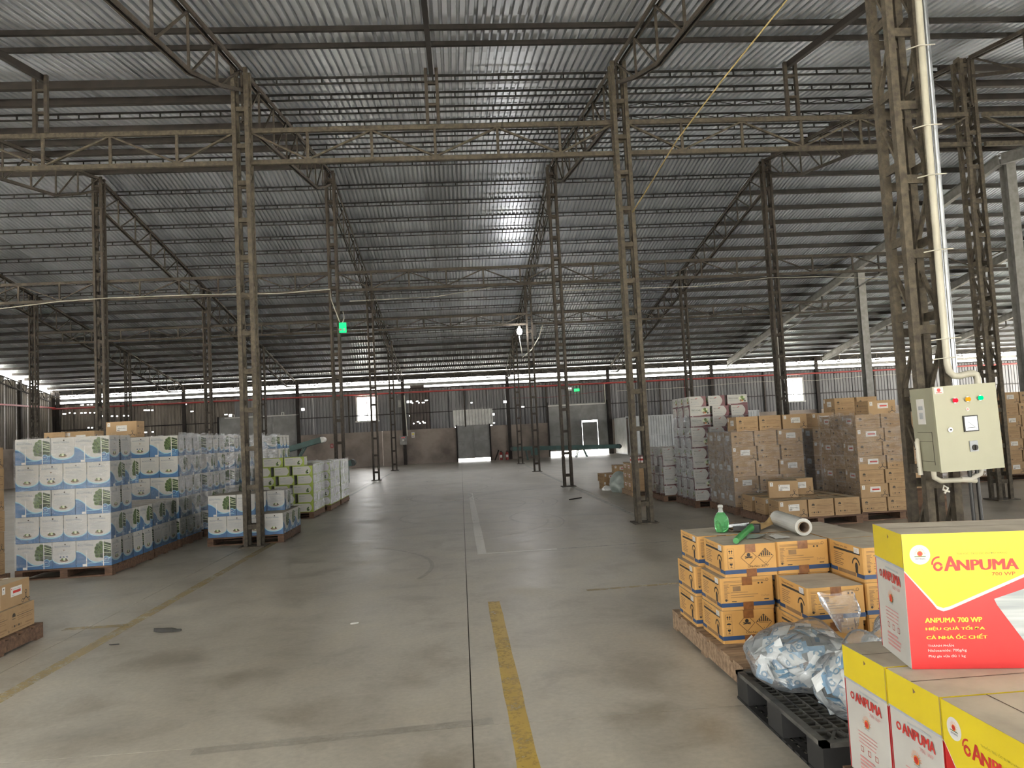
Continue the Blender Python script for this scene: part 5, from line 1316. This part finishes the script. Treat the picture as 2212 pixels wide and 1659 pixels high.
# blue rag on the rail
vs, fs = loft(rows); tag(MB().add(vs, fs, 'cloth_blue', True).build('rag', None, (3.42, 5.9, .05)), 'pale blue rag caught at the foot of the big column', 'rag')

# ---- things on the far wall
YW = WALL_Y - .03
e = empty('fire_pipe', (0, YW - .24, 4.05), 0, 'long red fire pipe running along the far wall', 'pipe')
MB().tube([(X_L + .1, 0, 0), (X_R, 0, 0)], .05, 'paint_red', 10).build('main', e)
for x_ in (-19.5, -12, -3.1, 2.9, 8.7, 14.7, 22): MB().b2((x_ - .03, -.03, -.08), (x_ + .03, .10, -.045), 'steel_dark').build('bracket', e)
tag(MB().b2((-.06, -.05, 1.9), (.06, .05, 4.0), 'paint_red_dark').build('red_drop_pipe', None, (13.1, YW - .12, 0)), 'dark red vertical pipe on the far wall beside the white booth', 'pipe')
tag(MB().tube([(8.36, 0, 4.1), (8.36, 0, 2.95), (8.30, 0, 2.93)], .03, 'pvc', 8).build('white_drop_pipe', None, (0, YW - .12, 0)), 'white vertical pipe at the right corner of the wicket gate', 'pipe')
e = empty('switch_box', (-3.21, YW - .19, 1.13), 0, 'grey switch box with two red lights on the far wall', 'switch box')
MB().b2((-.19, -.1, 0), (.19, .12, .48), 'steel_grey').build('body', e)
for x_ in (-.06, .05): MB().tube([(x_, -.1, .40), (x_, -.115, .40)], .022, 'lamp_red', 8).build('lamp', e)
MB().b2((-.05, -.11, .22), (.05, -.1, .30), 'label_white').build('plate', e)
tag(MB().tube([(-3.07, 0, 3.9), (-2.98, 0, 1.6)], .03, 'cable_white', 8).build('wall_conduit', None, (0, YW - .15, 0)), 'pale conduit sloping down to the grey switch box', 'pipe')
tag(MB().b2((-.08, -.06, 0), (.08, .02, .4), 'steel_grey').build('small_junction_box', None, (-3.34, YW - .15, 3.24)), 'small grey junction box high above the switch box', 'junction box')
m = MB(); m.b2((-.09, -.006, 0), (.09, 0, .3), 'label_white'); m.b2((-.06, -.008, .06), (.06, -.006, .1), 'print_mid'); m.b2((-.06, -.008, .16), (.06, -.006, .24), 'print_yellow')
tag(m.build('wall_notice', None, (-2.67, WALL_Y - .022, 1.5)), 'yellowed notice sheet right of the switch box', 'sign')
m = MB(); m.b2((-.08, -.01, 0), (.08, 0, .24), 'paint_red'); m.b2((-.02, -.012, .05), (.02, -.01, .19), 'label_white'); tag(m.build('fire_sign', None, (-7.2, WALL_Y - .025, 1.15)), 'small red fire sign on the masonry wall', 'sign')
e = empty('emergency_light', (6.34, YW - .16, 3.72), 0, 'white twin emergency light on the far wall', 'light')
MB().b2((-.12, -.05, 0), (.12, .1, .09), 'label_white').build('body', e)
for x_ in (-.06, .06): MB().tube([(x_, -.03, .13), (x_, -.08, .13)], .045, 'exit_white', 10).build('lamp', e)
for x_, y_, z_, lb in ((6.75, YW - .16, 3.66, 'green exit sign beside the twin emergency light'), (-2.93, 20.02, 4.32, 'green exit sign hanging on the second aisle column')):
    e = empty('exit_sign', (x_, y_, z_), 0, lb, 'sign', 'exit signs')
    MB().b2((-.15, -.03, 0), (.15, .05, .15), 'exit_green').build('panel', e) if x_ > 0 else MB().b2((-.09, -.03, 0), (.09, .03, .26), 'exit_green').build('panel', e)
    m = MB(); m.b2((-.10, -.034, .05), (-.02, -.03, .10), 'label_white'); m.b2((.02, -.034, .04), (.06, -.03, .11), 'label_white'); m.build('pictogram', e)
    if x_ < 0: MB().tube([(0, 0, .26), (.05, 0, .40), (.02, 0, .55)], .012, 'cable_white', 6).build('cable', e)
for k, x_ in enumerate((2.2, 2.54)):
    e = empty('fire_extinguisher', (x_, 42.9, 0), 0, ['left', 'right'][k] + ' red fire extinguisher standing against the far wall', 'extinguisher', 'fire extinguishers')
    MB().lathe([(.085, 0), (.09, .02), (.09, .36), (.06, .42), (.03, .45)], 'paint_red', 14).build('cylinder', e)
    MB().b2((-.05, -.02, .45), (.05, .02, .50), 'print_black').build('valve', e); MB().tube([(.03, 0, .47), (.12, 0, .40), (.11, 0, .12)], .014, 'cable_black', 6).build('hose', e)
    MB().b2((-.06, -.094, .14), (.06, -.086, .28), 'label_white').build('label_panel', e)
tag(MB().bar((1.85, 42.9, .0), (2.1, 43.2, .55), .05, .05, 'print_black').build('leaning_bar', None), 'dark bar leaning left of the fire extinguishers', 'bar')

# conveyors
def conveyor(p0, p1, wd, label, legs, mat='conveyor_green'):
    p0, p1 = Vector(p0), Vector(p1); e = empty('belt_conveyor', (p0.x, p0.y, 0), 0, label, 'conveyor', 'belt conveyors')
    d = p1 - p0; o = Vector((p0.x, p0.y, 0)); a, b = p0 - o, p1 - o
    u = d.normalized(); side = u.cross(Vector((0, 0, 1))).normalized()
    for s in (-1, 1): MB().bar(a + side * s * wd / 2, b + side * s * wd / 2, .05, .20, mat).build('side_rail', e)
    MB().bar(a + Vector((0, 0, .07)), b + Vector((0, 0, .07)), wd - .06, .02, 'belt').build('belt', e)
    for q, nm in ((a, 'tail_drum'), (b, 'head_drum')): MB().tube([q - side * wd * .48, q + side * wd * .48], .12, 'belt', 16).build(nm, e)
    for t, dx in legs:
        q = a + (b - a) * t
        for s in (-1, 1): MB().bar(q + side * s * wd * .4, Vector((q.x + dx, q.y, .04)) + side * s * wd * .4, .05, .05, mat).build('leg', e)
    q = a + (b - a) * .2; MB().box(q + Vector((0, 0, -.22)), (.35, .3, .28), mat).build('motor', e)
    return e
conveyor((2.65, 39.6, .66), (8.2, 39.6, .50), .5, 'long dark green belt conveyor standing before the far wall gates', ((.12, .1), (.62, -.15), (.66, .2)))
c1 = conveyor((-7.6, 30, 1.05), (-5.35, 30, 1.60), .5, 'tilted green belt conveyor rising behind the left stacks', ((.3, -.4), (.75, -.9)))
MB().tube([(2.28, -.26, .62 + .98), (2.28, .26, .62 + .98)], .11, 'label_white', 14).build('pale_head_roller', c1)
conveyor((-4.9, 27, .55), (-3.8, 27, .74), .4, 'low green conveyor end behind the green cartons', ((.3, 0), (.85, 0)))
# white sheet booth
b_ = empty('sheet_booth', (8.8, 40.3, 0), 0, 'white corrugated sheet booth near the right of the far wall', 'booth')
xs = [.18, 1.25, 2.5, 3.75, 5.0, 6.2, 7.3]
for k in range(len(xs) - 1): corr(xs[k], xs[k + 1] - .03, .02, 2.0, 'booth_sheet', parent=b_, name='panel', pitch=.14, depth=.02)
for x_ in xs: MB().b2((x_ - .03, -.03, 0), (x_ + .02, .03, 2.03), 'booth_sheet').build('post', b_)
MB().b2((0, -.02, 1.98), (7.3, .04, 2.04), 'booth_sheet').build('top_rail', b_); MB().b2((.18, -.03, .98), (7.3, -.015, 1.02), 'booth_sheet').build('mid_rail', b_)
MB().b2((0, -.02, 0), (.03, .02, 2.0), 'booth_sheet').build('post', b_)
corr(0, 3.0, .02, 2.0, 'booth_sheet', axis='y', parent=b_, name='side_panel', pitch=.14, depth=.02)

# ---- hanging lamp, cords and wires
e = empty('hanging_lamp', (2.37, 28.25, 0), 0, 'glowing white bulb hanging by the third girder', 'lamp')
MB().lathe([(.02, 5.12), (.08, 5.16), (.10, 5.24), (.08, 5.33), (.04, 5.38)], 'bulb', 14).build('bulb', e)
MB().lathe([(.045, 5.38), (.045, 5.46), (.02, 5.48)], 'label_white', 12).build('socket', e)
MB().tube([(0, 0, 5.48), (.0, .22, 5.58)], .01, 'cable_black', 6).build('flex', e)
tag(MB().tube([(3.27, 28.42, 5.48), (3.10, 28.4, 5.0), (2.8, 28.4, 4.55), (2.45, 28.4, 4.28), (2.42, 28.4, 4.6), (2.36, 28.4, 5.1)], .018, 'cable_white', 6).build('hanging_rope', None), 'pale rope drooping from the third girder beside the bulb', 'rope')
tag(MB().b2((2.90, 28.36, 5.05), (3.02, 28.46, 5.5), 'print_black').build('black_hook', None), 'black hook block hanging from the third girder', 'hook')
def wire(pts, r, mat, label, name='overhead_wire'):
    tag(MB().tube(pts, r, mat, 6).build(name, None), label, 'wire', 'overhead wires')
wire([(-12.5, 20.0, 5.22), (-11.47, 20, 5.29), (-10, 20, 5.42), (-8.81, 20, 5.46), (-6.55, 20, 5.46), (-4.56, 20, 5.41), (-3.22, 20, 5.47), (-3.2, 20, 5.2), (-3.1, 20.0, 4.9), (-3.0, 20.0, 4.6)], .014, 'cable_white', 'pale cable strung across the left bays to the second aisle column')
wire([(2.9, 20, 5.2), (3.94, 20, 5.19), (6.72, 20, 5.17), (8.53, 20, 5.33), (10.09, 20, 5.31), (11.79, 20, 5.17), (14, 20, 5.2)], .010, 'cable_white', 'pale cable sagging across the right bays')
wire([(9, 43.1, 3.55), (13, 43.1, 3.58), (17, 43.1, 3.7), (20.9, 43.1, 3.62), (24, 43.1, 3.75), (27.5, 43.1, 3.7)], .014, 'cable_white', 'thin pale wire along the far wall on the right')
wire([(3.0, 43.1, 3.45), (5, 43.1, 3.38), (7, 43.1, 3.5), (8.3, 43.1, 3.6)], .012, 'paint_red_dark', 'thin red wire above the wicket gate')
wire([(-3, 22, 5.5), (-.5, 21, 5.35), (1.5, 20.4, 5.5)], .010, 'cable_white', 'thin sagging cable under the middle bay girder')
wire([(4.2, 8, 6.55), (3.86, 8.0, 6.16), (3.3, 8.6, 5.55), (3.0, 9.6, 5.2), (2.9, 11.0, 4.95), (2.86, 11.66, 4.86)], .010, 'cord_yellow', 'yellow cord hanging diagonally from the roof to the right aisle column', 'overhead_wire')

# ---- litter on the floor
def litter(name, x_, y_, dx, dy, mat, label, h=.012, seed=1):
    rnd = random.Random(seed); rows = []
    for i in range(7):
        t = i / 6; row = []
        for k in range(5):
            s = k / 4 - .5; wd = dy * (1 - .8 * abs(2 * t - 1) ** 3)
            row.append(((t - .5) * dx, s * wd, .003 + h * max(0, math.cos(s * PI)) * (.5 + .5 * rnd.random())))
        rows.append(row)
    vs, fs = loft(rows); o = MB().add(vs, fs, mat, True).build(name, None, (x_, y_, 0), rnd.uniform(-.2, .5)); tag(o, label, 'litter')
litter('black_rag', -2.50, 6.64, .24, .07, 'rag_dark', 'black crumpled rag on the floor left of the aisle', .03)
litter('rag_scrap', -2.78, 6.30, .08, .03, 'rag_dark', 'tiny dark scrap on the floor beside the faded yellow line', .01, 2)
litter('paper_scrap', -.94, 6.46, .07, .035, 'paper_litter', 'small white paper scrap in the middle of the floor', .012, 3)
litter('white_scrap', -1.6, 11.15, .16, .05, 'paper_litter', 'flat white scrap lying beyond the low white blue pallet', .01, 4)
tag(MB().bar((2.25, 16.3, .012), (2.55, 16.6, .012), .03, .02, 'steel_brown').build('wood_stick', None), 'short brown stick on the floor near the right aisle columns', 'stick')
